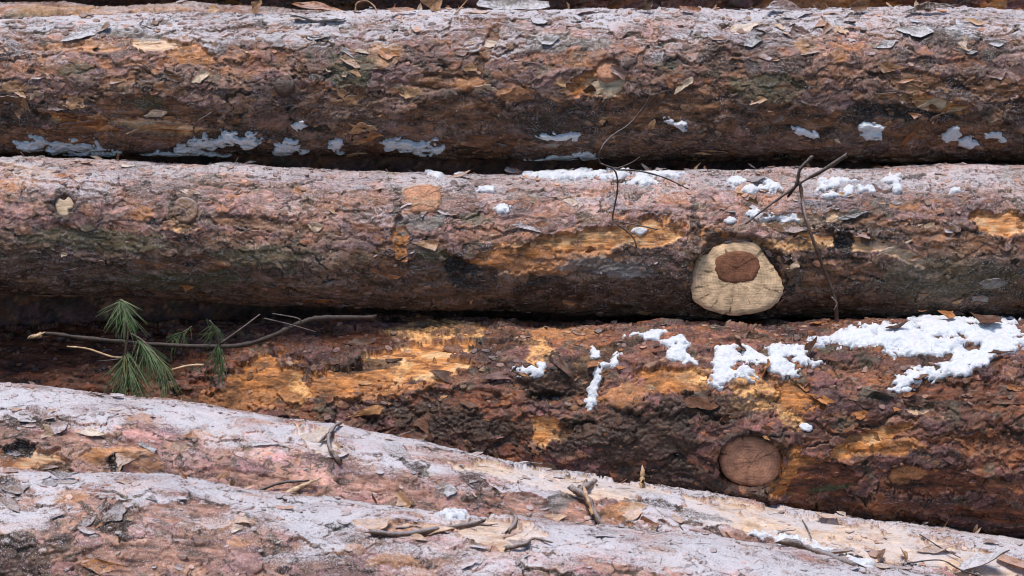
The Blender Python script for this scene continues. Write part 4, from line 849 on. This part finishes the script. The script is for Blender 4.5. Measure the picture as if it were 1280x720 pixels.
# ---- sawn knots -----------------------------------------------------
def face_from_pixels(lg, poly, cpx, cpy, nrm, out, name, mat, parent, depth=.035, dome=.002, seed=0, origin=None, jitter=.0006, rings=7):
    """a sawn or torn face: outline given by pixels, lying on the plane through the log surface with its own normal, solid behind"""
    nrm = Vector(nrm).normalized()
    if origin is None:
        j, i = lg.at(cpx, cpy); origin = Vector(lg.P[j, i]) + nrm * out
    def hit(px, py):
        d = Vector(ray(px, py)); c = Vector(CAM); return c + d * ((origin - c).dot(nrm) / d.dot(nrm))
    B = [hit(*p) for p in poly]; n0 = len(B)
    B = [p for p in catmull(B + [B[0]], 5)][:-1]
    r = random.Random(seed); cen = sum(B, Vector()) / len(B); x = Vector((1, 0, 0)); x = (x - nrm * x.dot(nrm)).normalized(); y = nrm.cross(x); M3 = Matrix((x, y, nrm)).transposed()
    V = []; F = []; n = len(B)
    for q in range(rings + 1):
        k = q / rings
        for b in B:
            v = b.lerp(cen, 1 - k) if q else cen.copy()
            v = v + nrm * (dome * (1 - k * k) + r.uniform(-jitter, jitter))
            if q == rings: v = v + nrm * (-.0014) + (v - cen) * r.uniform(-.02, .02)
            V.append(v)
    for b in B: V.append(b.lerp(cen, -.10) - nrm * depth)
    for q in range(rings + 1):
        for e in range(n):
            a, b = q * n + e, q * n + (e + 1) % n; F.append((a, a + n, b + n, b))
    inv = M3.transposed(); V = [inv @ (v - cen) for v in V]
    if True:
        cr = (Vector(V[F[3 * n][1]]) - Vector(V[F[3 * n][0]])).cross(Vector(V[F[3 * n][2]]) - Vector(V[F[3 * n][0]]))
        if cr.z < 0: F = [f_[::-1] for f_ in F]
    me = mesh_from(name, V, F, mat); o = bpy.data.objects.new(name, me); COL.objects.link(o); o.rotation_mode = 'QUATERNION'
    if parent.rotation_mode == 'QUATERNION' and parent.type == 'MESH':
        Mp = Matrix.Translation(parent['_w']) @ parent.rotation_quaternion.to_matrix().to_4x4() if '_w' in parent else Matrix.Identity(4)
        L_ = Mp.inverted() @ (Matrix.Translation(cen) @ M3.to_4x4()); o.parent = parent; o.location = L_.to_translation(); o.rotation_quaternion = L_.to_quaternion()
    else:
        o.parent = parent; o.location = cen - Vector(parent.location); o.rotation_quaternion = M3.to_quaternion()
        o['_w'] = list(cen)
    return o, origin
poly = [(864, 362), (866, 338), (875, 318), (893, 309), (922, 303), (946, 306), (957, 322), (972, 342), (979, 360), (972, 378), (950, 390), (918, 394), (892, 390), (870, 378)]
k1, org = face_from_pixels(L2, poly, 921, 348, (-.06, -1, .10), .024, 'knot', M_CUT, L2.root, .06, .001, 1); k1['label'] = 'large pale sawn branch knot with a round brown heart'
poly2 = [(893, 336), (896, 323), (909, 316), (926, 314), (943, 319), (950, 332), (946, 346), (933, 353), (915, 354), (900, 349)]
o, _ = face_from_pixels(L2, poly2, 921, 334, (-.06, -1, .10), 0, 'heartwood', M_HEART, k1, .01, .0006, 2, origin=org + Vector((0, -.0022, 0)))
poly = [(899, 577), (903, 560), (918, 549), (938, 547), (958, 552), (973, 563), (978, 580), (974, 597), (960, 606), (940, 608), (918, 603), (904, 592)]
k2, org2 = face_from_pixels(L3, poly, 938, 578, (-.08, -1, -.05), .011, 'knot', M_CUTB, L3.root, .05, .0015, 3); k2['label'] = 'round reddish sawn branch knot rimmed by a dark crack'
def collar(lg, cx, cy, rx, ry, n, seed, kinds):
    """torn plates of bark overlapping the rim of a sawn knot"""
    r = np.random.default_rng(seed)
    for k in range(n):
        a = 6.283 * (k + r.uniform(-.3, .3)) / n; q = r.uniform(.97, 1.10); j, i = lg.at(cx + rx * q * math.cos(a), cy + ry * q * math.sin(a)); nrm = lg.out[j, i]
        S = r.uniform(.011, .022); kk = kinds[r.integers(len(kinds))]
        M3 = basis(nrm, -a + math.pi / 2 + r.normal(0, .25), R(r.uniform(5, 22)))
        put('bark_flake', FLM[('wet_' if lg is L3 else '') + kk][r.integers(7)], lg.P[j, i] + nrm * .0025 + np.array([0, -.001, 0]), M3, (S, S * .7, S), lg.root)
collar(L2, 921, 350, 60, 47, 22, 1, ('mauve', 'brown', 'tan', 'brown')); collar(L3, 938, 578, 43, 33, 16, 2, ('brown', 'mauve', 'tan'))
poly = [(66, 253), (71, 246), (80, 250), (87, 244), (96, 250), (91, 260), (85, 262), (85, 271), (75, 274), (71, 263)]
k3, _ = face_from_pixels(L2, poly, 80, 258, (-.05, -1, .45), .0025, 'knot', M_WOODP, L2.root, .02, .0005, 4, jitter=.0004, rings=5); k3['label'] = 'small torn pale knot near the left edge'
poly = [(216, 262), (220, 250), (230, 246), (242, 250), (247, 260), (244, 272), (232, 278), (221, 274)]
k4, _ = face_from_pixels(L2, poly, 231, 262, (-.05, -1, .45), .0, 'knot', M_WOODB, L2.root, .02, .0, 5, jitter=.0011, rings=9); k4['label'] = 'dull brown healed knot in a ring of torn bark'
poly = [(506, 240), (512, 233), (535, 230), (548, 236), (550, 250), (544, 262), (520, 264), (508, 258)]
k5, _ = face_from_pixels(L2, poly, 528, 247, (0, -1, .9), .001, 'knot', M_CUTB, L2.root, .02, .0012, 6, rings=5); k5['label'] = 'small square patch of pinkish orange cut wood'
poly = [(744, 80), (756, 73), (770, 75), (778, 84), (772, 94), (760, 98), (748, 94)]
k6, _ = face_from_pixels(L1, poly, 760, 85, (0, -1, .75), .0025, 'knot', M_CUTB, L1.root, .03, .001, 7, rings=5, jitter=.0002); k6['label'] = 'brown branch stub above a pale torn splinter'
poly = [(736, 110), (742, 99), (756, 94), (770, 99), (786, 95), (784, 106), (772, 118), (758, 124), (750, 118), (742, 121)]
k7, _ = face_from_pixels(L1, poly, 760, 108, (0, -1, .15), .003, 'torn_wood', M_WOODP, L1.root, .03, .001, 8, jitter=.001)
poly = [(342, 108), (346, 99), (356, 96), (366, 101), (368, 110), (360, 118), (348, 118)]
k9, _ = face_from_pixels(L1, poly, 355, 107, (0, -1, .3), .0015, 'knot', M_TWIG_DARK, L1.root, .02, .004, 10, jitter=.0004, rings=5); k9['label'] = 'small black scabbed knot'

# ---- snow -----------------------------------------------------------
def snow(lg, blobs, thick, label, seed, grp=None):
    bx0 = min(b[0] - b[2] for b in blobs) - 12; bx1 = max(b[0] + b[2] for b in blobs) + 12; by0 = min(b[1] - b[3] for b in blobs) - 12; by1 = max(b[1] + b[3] for b in blobs) + 12
    m = lg.vis & (lg.px > bx0) & (lg.px < bx1) & (lg.py > by0) & (lg.py < by1)
    if not m.any():
        j, i = lg.at((bx0 + bx1) / 2, (by0 + by1) / 2); m = np.zeros_like(m); m[max(j - 10, 0):j + 10, max(i - 30, 0):i + 30] = True
    x0, x1 = lg.XX[m].min(), lg.XX[m].max(); t0, t1 = lg.TT[m].min(), lg.TT[m].max()
    if by0 < lg.py[lg.vis & (lg.px > bx0) & (lg.px < bx1)].min() + 6: t0 -= .25
    st = .0014; xs = np.arange(x0, x1, st); ts = np.arange(t0, t1, st / lg.Rm); X, T = np.meshgrid(xs, ts)
    h = lg.sample_h(X, T); hm = float(np.median(h)); px, py = project(lg.surf(X, T, 0 * X + hm)); tm = T * lg.Rm
    n1 = fbm(X, tm, .030, seed + 60, 1.2, 3, .45); n2 = fbm(X, tm, .009, seed + 61, 1, 2, .4)
    d = np.full(X.shape, -9.0)
    for b in blobs:
        a = R(b[4] if len(b) > 4 else 0); dx = px - b[0]; dy = py - b[1]; u = (dx * math.cos(a) + dy * math.sin(a)) / b[2]; v = (-dx * math.sin(a) + dy * math.cos(a)) / b[3]
        k = 1 - np.sqrt(u * u + v * v); sz = min(b[2], b[3]) / 14.0
        d = np.maximum(d, k * min(1.2, max(.5, sz)))
    n3 = fbm(X, tm, .014, seed + 66, 1.5, 2); d = d * 1.3 + .36 * n1 + .10 * n2 - .45 * np.clip(n3 - .25, 0, 1)
    if lg is L1: thick = thick * 1.4; n2 = n2 * 1.3
    th = thick * (1 - np.exp(-5 * np.clip(d, 0, 2))) * (.75 + .22 * n1 + .08 * n2) + np.where(d < 0, np.maximum(d, -.3) * .010, 0)
    out = np.stack([0 * T, -np.sin(T), np.cos(T)], -1); hs = h
    for _ in range(3):
        for ax in (0, 1): hs = sum(np.roll(hs, k_, ax) for k_ in range(-3, 4)) / 7
    bl = sstep(-.02, .12, d); S = lg.surf(X, T, (hs + .0012) * bl + (h - .001) * (1 - bl)) + ((out * .8 + np.array([0, -.15, .2])) if lg is not L1 else (out * .45 + np.array([0, -.7, .3]))) * th[..., None]
    keep = d > -.12; idx = np.arange(X.size).reshape(X.shape); q = keep[:-1, :-1] & keep[1:, :-1] & keep[:-1, 1:] & keep[1:, 1:]
    Q = np.stack([idx[:-1, :-1], idx[:-1, 1:], idx[1:, 1:], idx[1:, :-1]], -1)[q]
    if len(Q) == 0: print('no snow', label); return
    # separate lumps become separate objects
    used, inv = np.unique(Q, return_inverse=True); QL = inv.reshape(Q.shape); lab = np.arange(len(used))
    while True:
        m = lab[QL].min(1); new = lab.copy()
        for k_ in range(4): np.minimum.at(new, QL[:, k_], m)
        new = new[new]
        if (new == lab).all(): break
        lab = new
    ql = lab[QL[:, 0]]; ids, cnt = np.unique(ql, return_counts=True); done = 0
    for id_ in ids[np.argsort(-cnt)]:
        n_q = int((ql == id_).sum())
        if done and (n_q < 60 or n_q < .12 * cnt.max()): continue
        snow_lump(S, Q[ql == id_], out, label if not done else None, grp if not done else None, len([1 for c_ in cnt if c_ >= 60 and c_ >= .12 * cnt.max()]), label); done += 1

def snow_lump(S, Q, out, label, grp, total, label0):
    used, inv = np.unique(Q, return_inverse=True); Q = inv.reshape(Q.shape); V = S.reshape(-1, 3)[used]; c = V.mean(0); n_ = len(V)
    nm = out.reshape(-1, 3)[used]
    B = V - nm * .006; e = np.concatenate([Q[:, [0, 1]], Q[:, [1, 2]], Q[:, [2, 3]], Q[:, [3, 0]]]); es = np.sort(e, 1)
    _, ix, cn = np.unique(es, axis=0, return_index=True, return_counts=True); e = e[ix[cn == 1]]
    side = np.stack([e[:, 1], e[:, 0], e[:, 0] + n_, e[:, 1] + n_], -1)
    a, b_, cc = V[Q[0, 0]], V[Q[0, 1]], V[Q[0, 2]]; flip = np.dot(np.cross(b_ - a, cc - a), nm[Q[0, 0]]) < 0
    QQ = np.concatenate([Q, Q[:, ::-1] + n_, side]); QQ = QQ[:, ::-1] if flip else QQ
    o = link('snow_patch', fast_mesh('snow_patch', np.vstack([V, B]) - c, QQ, M_SNOW)); o.location = c
    tag(o, label0 if total == 1 or label else label0.split(' ')[0] + ' snow crumb beside: ' + label0, 'snow', 'snow patches on the logs')
    if total > 1 and not label: o['label'] = ' '.join(('smaller lump of the ' + label0).split(' ')[:16])
snow(L3, [(1120, 420, 60, 12), (1180, 408, 45, 14), (1240, 416, 45, 18), (1075, 425, 65, 11), (1150, 430, 70, 12), (1250, 432, 36, 12), (1215, 445, 30, 16), (1195, 460, 26, 12), (1165, 466, 28, 9), (1135, 474, 26, 10, -20)], .0065, 'broad thick snow patch topping the wet reddish log at right', 1)
snow(L3, [(985, 438, 32, 10), (965, 450, 24, 14), (935, 446, 22, 10), (912, 442, 20, 12), (905, 462, 16, 16), (900, 478, 14, 12), (928, 470, 20, 8), (975, 462, 26, 10), (1005, 448, 20, 8), (990, 468, 12, 6)], .0055, 'lumpy broken snow patch between the broad snow and the narrow one', 2)
snow(L3, [(815, 424, 26, 7), (840, 432, 14, 8), (848, 445, 15, 13), (858, 455, 16, 6)], .006, 'narrow hooked snow patch on the reddish log under the big sawn knot', 3)
snow(L3, [(660, 464, 16, 7), (678, 456, 10, 6, -30)], .004, 'small smeared snow patch beside pale torn wood mid-picture', 4)
snow(L3, [(742, 488, 7, 12, 15), (738, 505, 7, 14, 15), (748, 468, 6, 8)], .005, 'slim vertical streak of snow on the reddish log below dark hollow', 5)
snow(L3, [(744, 440, 7, 9, 20), (768, 452, 8, 8), (752, 458, 10, 5)], .004, 'little snow lumps just above the slim vertical snow streak', 6)
snow(L3, [(1125, 487, 14, 4)], .003, 'thin snow sliver under the lower lobe of the broad patch', 7)
snow(L3, [(1010, 535, 9, 4, 20)], .003, 'tiny snow fleck above and right of the round reddish knot', 8)
snow(L2, [(690, 217, 24, 8), (665, 212, 10, 7), (720, 220, 34, 6), (765, 221, 30, 5), (800, 227, 20, 8), (830, 220, 40, 4)], .006, 'long crumbly snow ridge on top of the second log at centre', 9)
snow(L2, [(608, 235, 10, 5)], .005, 'small snow lump below the left end of the crumbly ridge', 10)
snow(L2, [(575, 216, 8, 5)], .006, 'small round snow lump on the top edge left of the crumbly ridge', 33)
snow(L2, [(545, 218, 9, 4)], .006, 'low snow lump on the top edge right of the square cut patch', 34)
snow(L2, [(626, 260, 12, 6)], .005, 'single round snow dab on the second log left of the stripped wood', 11)
snow(L2, [(1045, 228, 18, 8), (1058, 238, 10, 7), (1030, 235, 10, 7), (1040, 245, 10, 5)], .006, 'white snow clump beside the top of the hanging forked twig', 12)
snow(L2, [(1112, 226, 16, 7), (1085, 236, 12, 5), (1122, 236, 8, 4)], .005, 'smaller snow clump right of the one by the forked twig', 13)
snow(L2, [(945, 236, 24, 6), (965, 230, 14, 5), (920, 226, 14, 5)], .005, 'patchy snow left of the forked twig over dead scraps', 14)
snow(L2, [(975, 270, 34, 6, 4), (940, 268, 18, 6), (915, 276, 14, 4)], .004, 'thin snow line above the large sawn knot', 15)
snow(L2, [(1193, 240, 9, 4, -15)], .004, 'small snow pellet on the bare upper right of the second log', 16)
snow(L2, [(798, 290, 10, 4), (795, 279, 7, 3)], .003, 'two tiny snow specks on the orange stripped wood', 17)
snow(L1, [(95, 186, 50, 7, 3), (45, 180, 24, 7), (125, 190, 20, 5)], .008, 'flat snow bank in the shade under the top log at far left', 18)
snow(L1, [(215, 192, 50, 6, -4), (262, 180, 24, 9), (285, 172, 16, 8), (310, 176, 14, 10), (270, 196, 16, 6), (240, 184, 20, 7)], .010, 'fluffy snow clump under the top log left of centre', 19)
snow(L1, [(360, 184, 18, 9), (352, 190, 10, 5)], .008, 'round snow ball under the top log right of the fluffy clump', 20)
snow(L1, [(420, 180, 9, 9)], .007, 'small snow nub under the top log left of the flat tan flake', 21)
snow(L1, [(500, 181, 26, 8, 5), (545, 184, 12, 6), (515, 186, 24, 6)], .009, 'snow lump under the top log just right of the flat tan flake', 22)
snow(L1, [(372, 157, 10, 6)], .006, 'single snow dot on the lower face of the top log', 23)
snow(L1, [(690, 199, 50, 5, -3), (730, 196, 16, 6), (700, 172, 22, 5)], .006, 'dim snow streak low under the top log at centre', 24)
snow(L1, [(844, 156, 14, 6, 20)], .006, 'small snow wedge on the lower face right of the thin twig', 25)
snow(L1, [(1090, 163, 17, 10, -20)], .008, 'roundish white snow patch low on the top log at right', 26)
snow(L1, [(1006, 165, 12, 5, 25)], .005, 'little slanting snow mark left of the roundish white patch', 27)
snow(L1, [(1190, 170, 14, 10), (1208, 178, 14, 7)], .005, 'thin scattered snow on the top log right of the roundish patch', 28)
snow(L1, [(1243, 168, 14, 7, 15)], .005, 'snow smear on the top log near the right edge', 29)
snow(L4, [(955, 672, 20, 8, 10), (985, 678, 34, 8, 12), (1020, 686, 34, 7, 14)], .007, 'white snow drift between bare cream wood and the long splinter', 30)
snow(L5, [(567, 643, 14, 6)], .008, 'small snow cap in the crease between the two front logs', 31)
snow(L5, [(1075, 702, 14, 4, 14)], .004, 'tiny snow crust beyond the end of the long splinter', 32)

# ---- loose scraps lying on the logs ---------------------------------
def chip(lg, px, py, kind, length_px, width, rot, pitch, label, cat='bark chip', name='bark_chip', lift=.003, bend=.15, curl=.4, yaw=0):
    j, i = lg.at(px, py); P = Vector(lg.P[j, i]); S = length_px / 770.0
    if lg is L1 and py < 25: pitch = max(pitch, 25) + 35; lift += .004; S *= 1.1
    me = flake_mesh(int(px * 3 + py * 5), (M_FLW if lg is L3 else M_FL)[kind], 1.0, width, curl, .03, n=20, bend=bend); me.name = name
    M3 = Matrix.Rotation(R(yaw), 3, 'Z') @ Matrix.Rotation(R(rot), 3, 'Y') @ Matrix.Rotation(R(pitch), 3, 'X')
    o = put(name, me, P + Vector((0, -.001, lift)), M3, (S, S, S)); tag(o, label, cat); return o
chip(L1, 322, 17, 'tan', 18, .6, -60, 60, 'upright torn tan chip on the top log left of the long reddish one', lift=.010)
chip(L1, 268, 20, 'tan', 16, .9, -10, 40, 'small tan chip at upper left beside the upright torn chip', lift=.006)
chip(L1, 400, 17, 'orange', 60, .22, 4, 15, 'long reddish curved chip lying along the top log near upper left', lift=.006)
chip(L1, 395, 27, 'grey', 58, .18, 3, 20, 'greyish thin chip lying just below the long reddish chip', lift=.003)
chip(L1, 543, 14, 'tan', 28, .7, -30, 70, 'curled tan chip standing on the top edge left of the grey slab', lift=.010)
chip(L1, 500, 18, 'orange', 36, .22, 0, 25, 'low orange chip left of the curled tan one on top', lift=.004)
chip(L1, 640, 14, 'grey', 74, .24, 2, 30, 'grey slab of bark lying behind the top edge at centre', lift=.008)
chip(L1, 806, 17, 'brown', 22, .6, -20, 60, 'ragged brown chip on the top edge right of the grey slab', lift=.008)
chip(L1, 862, 18, 'orange', 26, .3, 5, 30, 'small orange chip on the top edge left of the mauve slab', lift=.004)
chip(L1, 985, 17, 'mauve', 54, .36, 12, 35, 'mauve slab of bark lifting off the top edge right of centre', lift=.006)
chip(L1, 1075, 18, 'brown', 26, .6, -20, 60, 'brown ragged chip on the top edge right of the mauve slab', lift=.007)
chip(L1, 1150, 17, 'brown', 60, .24, -4, 35, 'long dark frosted chip on the top edge near upper right', lift=.006)
chip(L1, 130, 38, 'brown', 24, .6, -30, 50, 'dark ragged scrap on the frosted top at upper left', lift=.004)
chip(L3, 1123, 417, 'brown', 30, .42, -14, 30, 'dark brown chip lying in the snow left of the other scraps', lift=.012)
chip(L3, 1185, 405, 'orange', 24, .7, 20, 50, 'crumpled orange dead leaf in the snow between two dark chips', 'dead leaf', 'dead_leaf', lift=.016)
chip(L3, 1235, 409, 'brown', 40, .5, 4, 35, 'largest dark brown chip in the snow near the right edge', lift=.012)
chip(L3, 1152, 398, 'orange', 12, .6, -10, 40, 'tiny orange scrap on the snow ridge under the second log', lift=.012)
chip(L3, 1145, 478, 'brown', 34, .35, 0, 25, 'brown chip set into the lower lobe of the broad snow', lift=.008)
chip(L3, 1012, 444, 'brown', 30, .6, -65, 30, 'dark upright chip between the lumpy and the broad snow', lift=.010)
chip(L3, 955, 470, 'tan', 34, .6, -60, 20, 'tan curled chip under the lumpy broken snow', lift=.007)
chip(L3, 925, 440, 'brown', 16, .6, 40, 30, 'small brown chip poking out of the lumpy snow', lift=.009)
chip(L3, 1250, 448, 'brown', 24, .4, 0, 20, 'brown chip at the lower rim of the snow near right edge', lift=.009)
chip(L3, 1105, 495, 'grey', 34, .35, 12, 20, 'greyish chip on the reddish log below the snow lobe', lift=.005)
chip(L2, 575, 222, 'tan', 30, .35, -20, 30, 'tan splintery scrap near the small snow lumps on second log', lift=.004)
chip(L2, 640, 214, 'brown', 26, .5, 15, 40, 'brown scrap at the left end of the crumbly snow ridge', lift=.005)
chip(L2, 945, 228, 'brown', 30, .35, -20, 40, 'brown scrap of bark above the large sawn knot', lift=.005)
chip(L2, 105, 206, 'orange', 28, .3, -15, 30, 'small reddish scrap on the second log at upper left', lift=.003)
chip(L5, 75, 601, 'brown', 34, .4, 6, 40, 'brown folded scrap standing on the frosted front log at left', lift=.007)
chip(L4, 1035, 650, 'tan', 34, .26, 10, 30, 'slim tan chip at the edge of the cream bare wood', lift=.005, bend=.3)
chip(L4, 1175, 690, 'tan', 44, .3, -8, 45, 'tan curled shaving on the cream wood right of upright shavings', lift=.006, bend=.35)
chip(L4, 1100, 700, 'brown', 22, .7, -60, 30, 'brown upright shaving on the cream wood near the bottom', lift=.008)
chip(L4, 1130, 700, 'tan', 26, .4, 60, 30, 'tan upright shaving beside the brown one near the bottom', lift=.008)
chip(L4, 1268, 712, 'orange', 50, .42, 6, 30, 'smooth orange brown chip in the lower right corner', lift=.010)
chip(L4, 1210, 712, 'grey', 70, .3, -20, 25, 'grey frosted sliver among scraps at the lower right', lift=.006)
chip(L4, 1240, 680, 'orange', 18, .5, 0, 30, 'little orange scrap on the frosted edge near lower right corner', lift=.004)
chip(L4, 770, 590, 'orange', 14, .4, 70, 30, 'tiny scrap right of the cream bare strip on slanting log', lift=.004)
chip(L4, 985, 668, 'brown', 30, .3, -12, 20, 'brown scrap lying on the snow drift in front', lift=.006)
# splinters and stubs
def scrap(lg, pts, r0, r1, mat, label, seed, cat='splinter', name='wood_splinter', off=.006, sides=6):
    P = [tuple(pix(px, py, sY(lg, px, max(py, 0), off + o_))) for (px, py, o_) in pts]
    o = tube(name, P, r0, r1, mat, seed=seed, n=5, sides=sides, rough=.25, ragged=1.5); tag(o, label, cat); return o
scrap(L4, [(356, 619, .0), (378, 607, .004), (400, 598, .006)], .0050, .0012, M_SPLINT, 'pale pointed splinter wedged between the two front logs', 40)
scrap(L4, [(318, 616, .0), (350, 604, .003), (385, 601, .003)], .0030, .0014, M_TWIG_DARK, 'dark twig lying under the pale pointed splinter', 41, 'twig', 'dead_twig')
scrap(L4, [(421, 572, 0), (412, 560, .010), (411, 545, .014), (418, 533, .018), (427, 528, .02)], .0034, .0026, M_TWIG, 'hooked brown twig stub sticking up from slanting log', 42, 'twig', 'dead_twig')
scrap(L4, [(398, 553, .004), (406, 545, .01), (413, 540, .014)], .0012, .0022, M_TWIG, 'short spur beside the hooked brown stub', 43, 'twig', 'dead_twig')
scrap(L4, [(755, 662, 0), (745, 645, .008), (733, 622, .016), (718, 612, .018)], .0040, .0052, M_TWIG, 'dark broken stub with a hollow end leaning on slanting log', 44, 'twig', 'dead_twig')
scrap(L4, [(722, 612, .014), (735, 606, .016), (745, 600, .018)], .0048, .0030, M_TWIG, 'brown torn strip beside the hollow broken stub', 45)
scrap(L4, [(730, 612, .018), (735, 625, .018), (740, 640, .014)], .0030, .0024, M_WOODT, 'orange fibre strip hanging from the hollow broken stub', 46)
scrap(L4, [(803, 607, 0), (803, 597, .004), (804, 586, .004)], .0040, .0030, M_SPLINT, 'short tan splinter standing on the slanting log below the reddish one', 47)
scrap(L5, [(980, 676, 0), (1010, 686, .002), (1040, 697, .002), (1070, 708, .002)], .0062, .0050, M_TWIG, 'brown stick lying aslant beside the white snow drift', 48, 'stick', 'brown_stick')
scrap(L5, [(460, 664, 0), (500, 668, .003), (545, 662, .004), (600, 653, .004)], .0040, .0034, M_TWIG, 'brown strip of inner bark lying along the front log', 49, 'bark strip', 'bark_strip')
scrap(L5, [(636, 664, 0), (645, 650, .008), (640, 640, .008)], .0035, .0020, M_TWIG, 'small brown curl at the right end of the bark strip', 50, 'bark strip', 'bark_strip')
scrap(L5, [(630, 686, 0), (655, 680, .006), (668, 673, .008), (690, 678, .004)], .0030, .0014, M_TWIG, 'brown curled bit below the right end of bark strip', 51, 'bark strip', 'bark_strip')
scrap(L1, [(444, 16, 0), (446, 4, -.0), (458, 1, 0), (468, 8, 0), (471, 16, 0)], .0011, .0013, M_WOODT, 'thin looped tan fibre arching above the top log', 52, 'fibre', 'bark_fibre')
scrap(L1, [(570, 16, 0), (577, 8, 0), (585, -1, 0)], .0012, .0008, M_WOODT, 'thin tan fibre poking up left of the grey slab', 53, 'fibre', 'bark_fibre')
scrap(L1, [(180, 25, 0), (175, 30, .002), (190, 36, .004)], .0010, .0008, M_TWIG_DARK, 'tiny dark twig on the frost at upper left', 54, 'twig', 'dead_twig')
scrap(L1, [(242, 160, 0), (250, 150, .006), (262, 142, .006)], .0018, .0010, M_TWIG, 'short twig at the right end of the long torn sliver', 56, 'twig', 'dead_twig')
scrap(L4, [(1150, 668, .002), (1175, 684, .006), (1200, 697, .004)], .0010, .0008, M_TWIG_DARK, 'thin dark curved twig on the frost at lower right', 57, 'twig', 'dead_twig')
scrap(L4, [(1135, 704, .004), (1175, 700, .008), (1200, 712, .006), (1230, 722, .004)], .0012, .0010, M_TWIG_DARK, 'thin dark twig lowest among the scraps at lower right', 58, 'twig', 'dead_twig')
scrap(L4, [(1003, 650, .0), (1010, 662, .003), (1014, 672, .003)], .0009, .0008, M_TWIG_DARK, 'very thin dark twig on cream wood above the snow drift', 59, 'twig', 'dead_twig')
scrap(L3, [(905, 262, 0), (910, 262, 0)], .0005, .0005, M_TWIG_DARK, 'x', 60) if False else None

# ---- torn bits standing along the tops, and needle litter -----------------
def fringe(lg, xs, seed, kinds=('tan', 'orange', 'brown', 'brown', 'pale')):
    r = np.random.default_rng(seed)
    for x in xs:
        J = np.nonzero(lg.vis[:, int(np.argmin(np.abs(lg.xs - pix(x, 200, lg.loc[1])[0])))])[0]
        if len(J) == 0: continue
        i = int(np.argmin(np.abs(lg.xs - pix(x, 200, lg.loc[1])[0]))); j = J[int(r.integers(0, 6))]; S = r.uniform(.009, .024)
        me = FLM[kinds[r.integers(len(kinds))]][(1, 3, 7, 8)[r.integers(4)]]
        M3 = Matrix.Rotation(r.uniform(-.5, .5), 3, 'Z') @ Matrix.Rotation(-r.uniform(.1, 1.3) * (1 if r.random() < .5 else -1), 3, 'Y') @ Matrix.Rotation(r.uniform(.8, 1.9), 3, 'X')
        put('bark_flake', me, lg.P[j, i] + np.array([0, 0, S * .18]), M3, (S, S * r.uniform(.5, 1), S), lg.root)
rr = np.random.default_rng(5)
fringe(L1, rr.uniform(10, 1270, 46), 61); fringe(L2, rr.uniform(10, 1270, 26), 62); fringe(L4, rr.uniform(20, 1270, 24), 63); fringe(L5, rr.uniform(20, 1000, 20), 64)

def litter(lg, count, seed):
    """dry needles and hair-thin fibres lying on the upper faces"""
    r = np.random.default_rng(seed); J, I = np.nonzero(lg.vis & (lg.n[..., 2] > .05)); k = r.integers(len(J), size=count); V = []; Q = []
    for j, i in zip(J[k], I[k]):
        P = lg.P[j, i]; n = lg.out[j, i]; a = r.normal(0, .8); d = np.array([math.cos(a), 0, math.sin(a)]); d = d - n * d.dot(n); d /= np.linalg.norm(d); s_ = np.cross(n, d); L = r.uniform(.008, .03); b = r.normal(0, .12) * L; base = len(V)
        for q in range(5):
            u = q / 4 - .5; c = P + n * (.0016 + r.uniform(0, .0006)) + d * L * u + s_ * b * (u * u) * 4; w = .00042 * (1 - abs(u))
            for (x, y) in ((1, 0), (-.5, .8), (-.5, -.8)): V.append(c + s_ * w * x + n * w * y)
        for q in range(4):
            for e in range(3): Q.append((base + q * 3 + e, base + q * 3 + (e + 1) % 3, base + q * 3 + 3 + (e + 1) % 3, base + q * 3 + 3 + e))
    return V, Q
V = []; Q = []
for q, (lg, c_) in enumerate(((L1, 150), (L2, 130), (L3, 110), (L4, 70), (L5, 60))):
    v, f = litter(lg, c_, 70 + q); Q += [tuple(b + len(V) for b in t) for t in f]; V += v
o = link('needle_litter', fast_mesh('needle_litter', np.array(V), np.array(Q), flake_material('dry_needle', (0.05, 0.03, 0.02), (0.30, 0.17, 0.09), 0.2, scale=60, fine=600))); tag(o, 'thin dry needles and fibres strewn over the bark of all the logs', 'litter', kind='stuff')
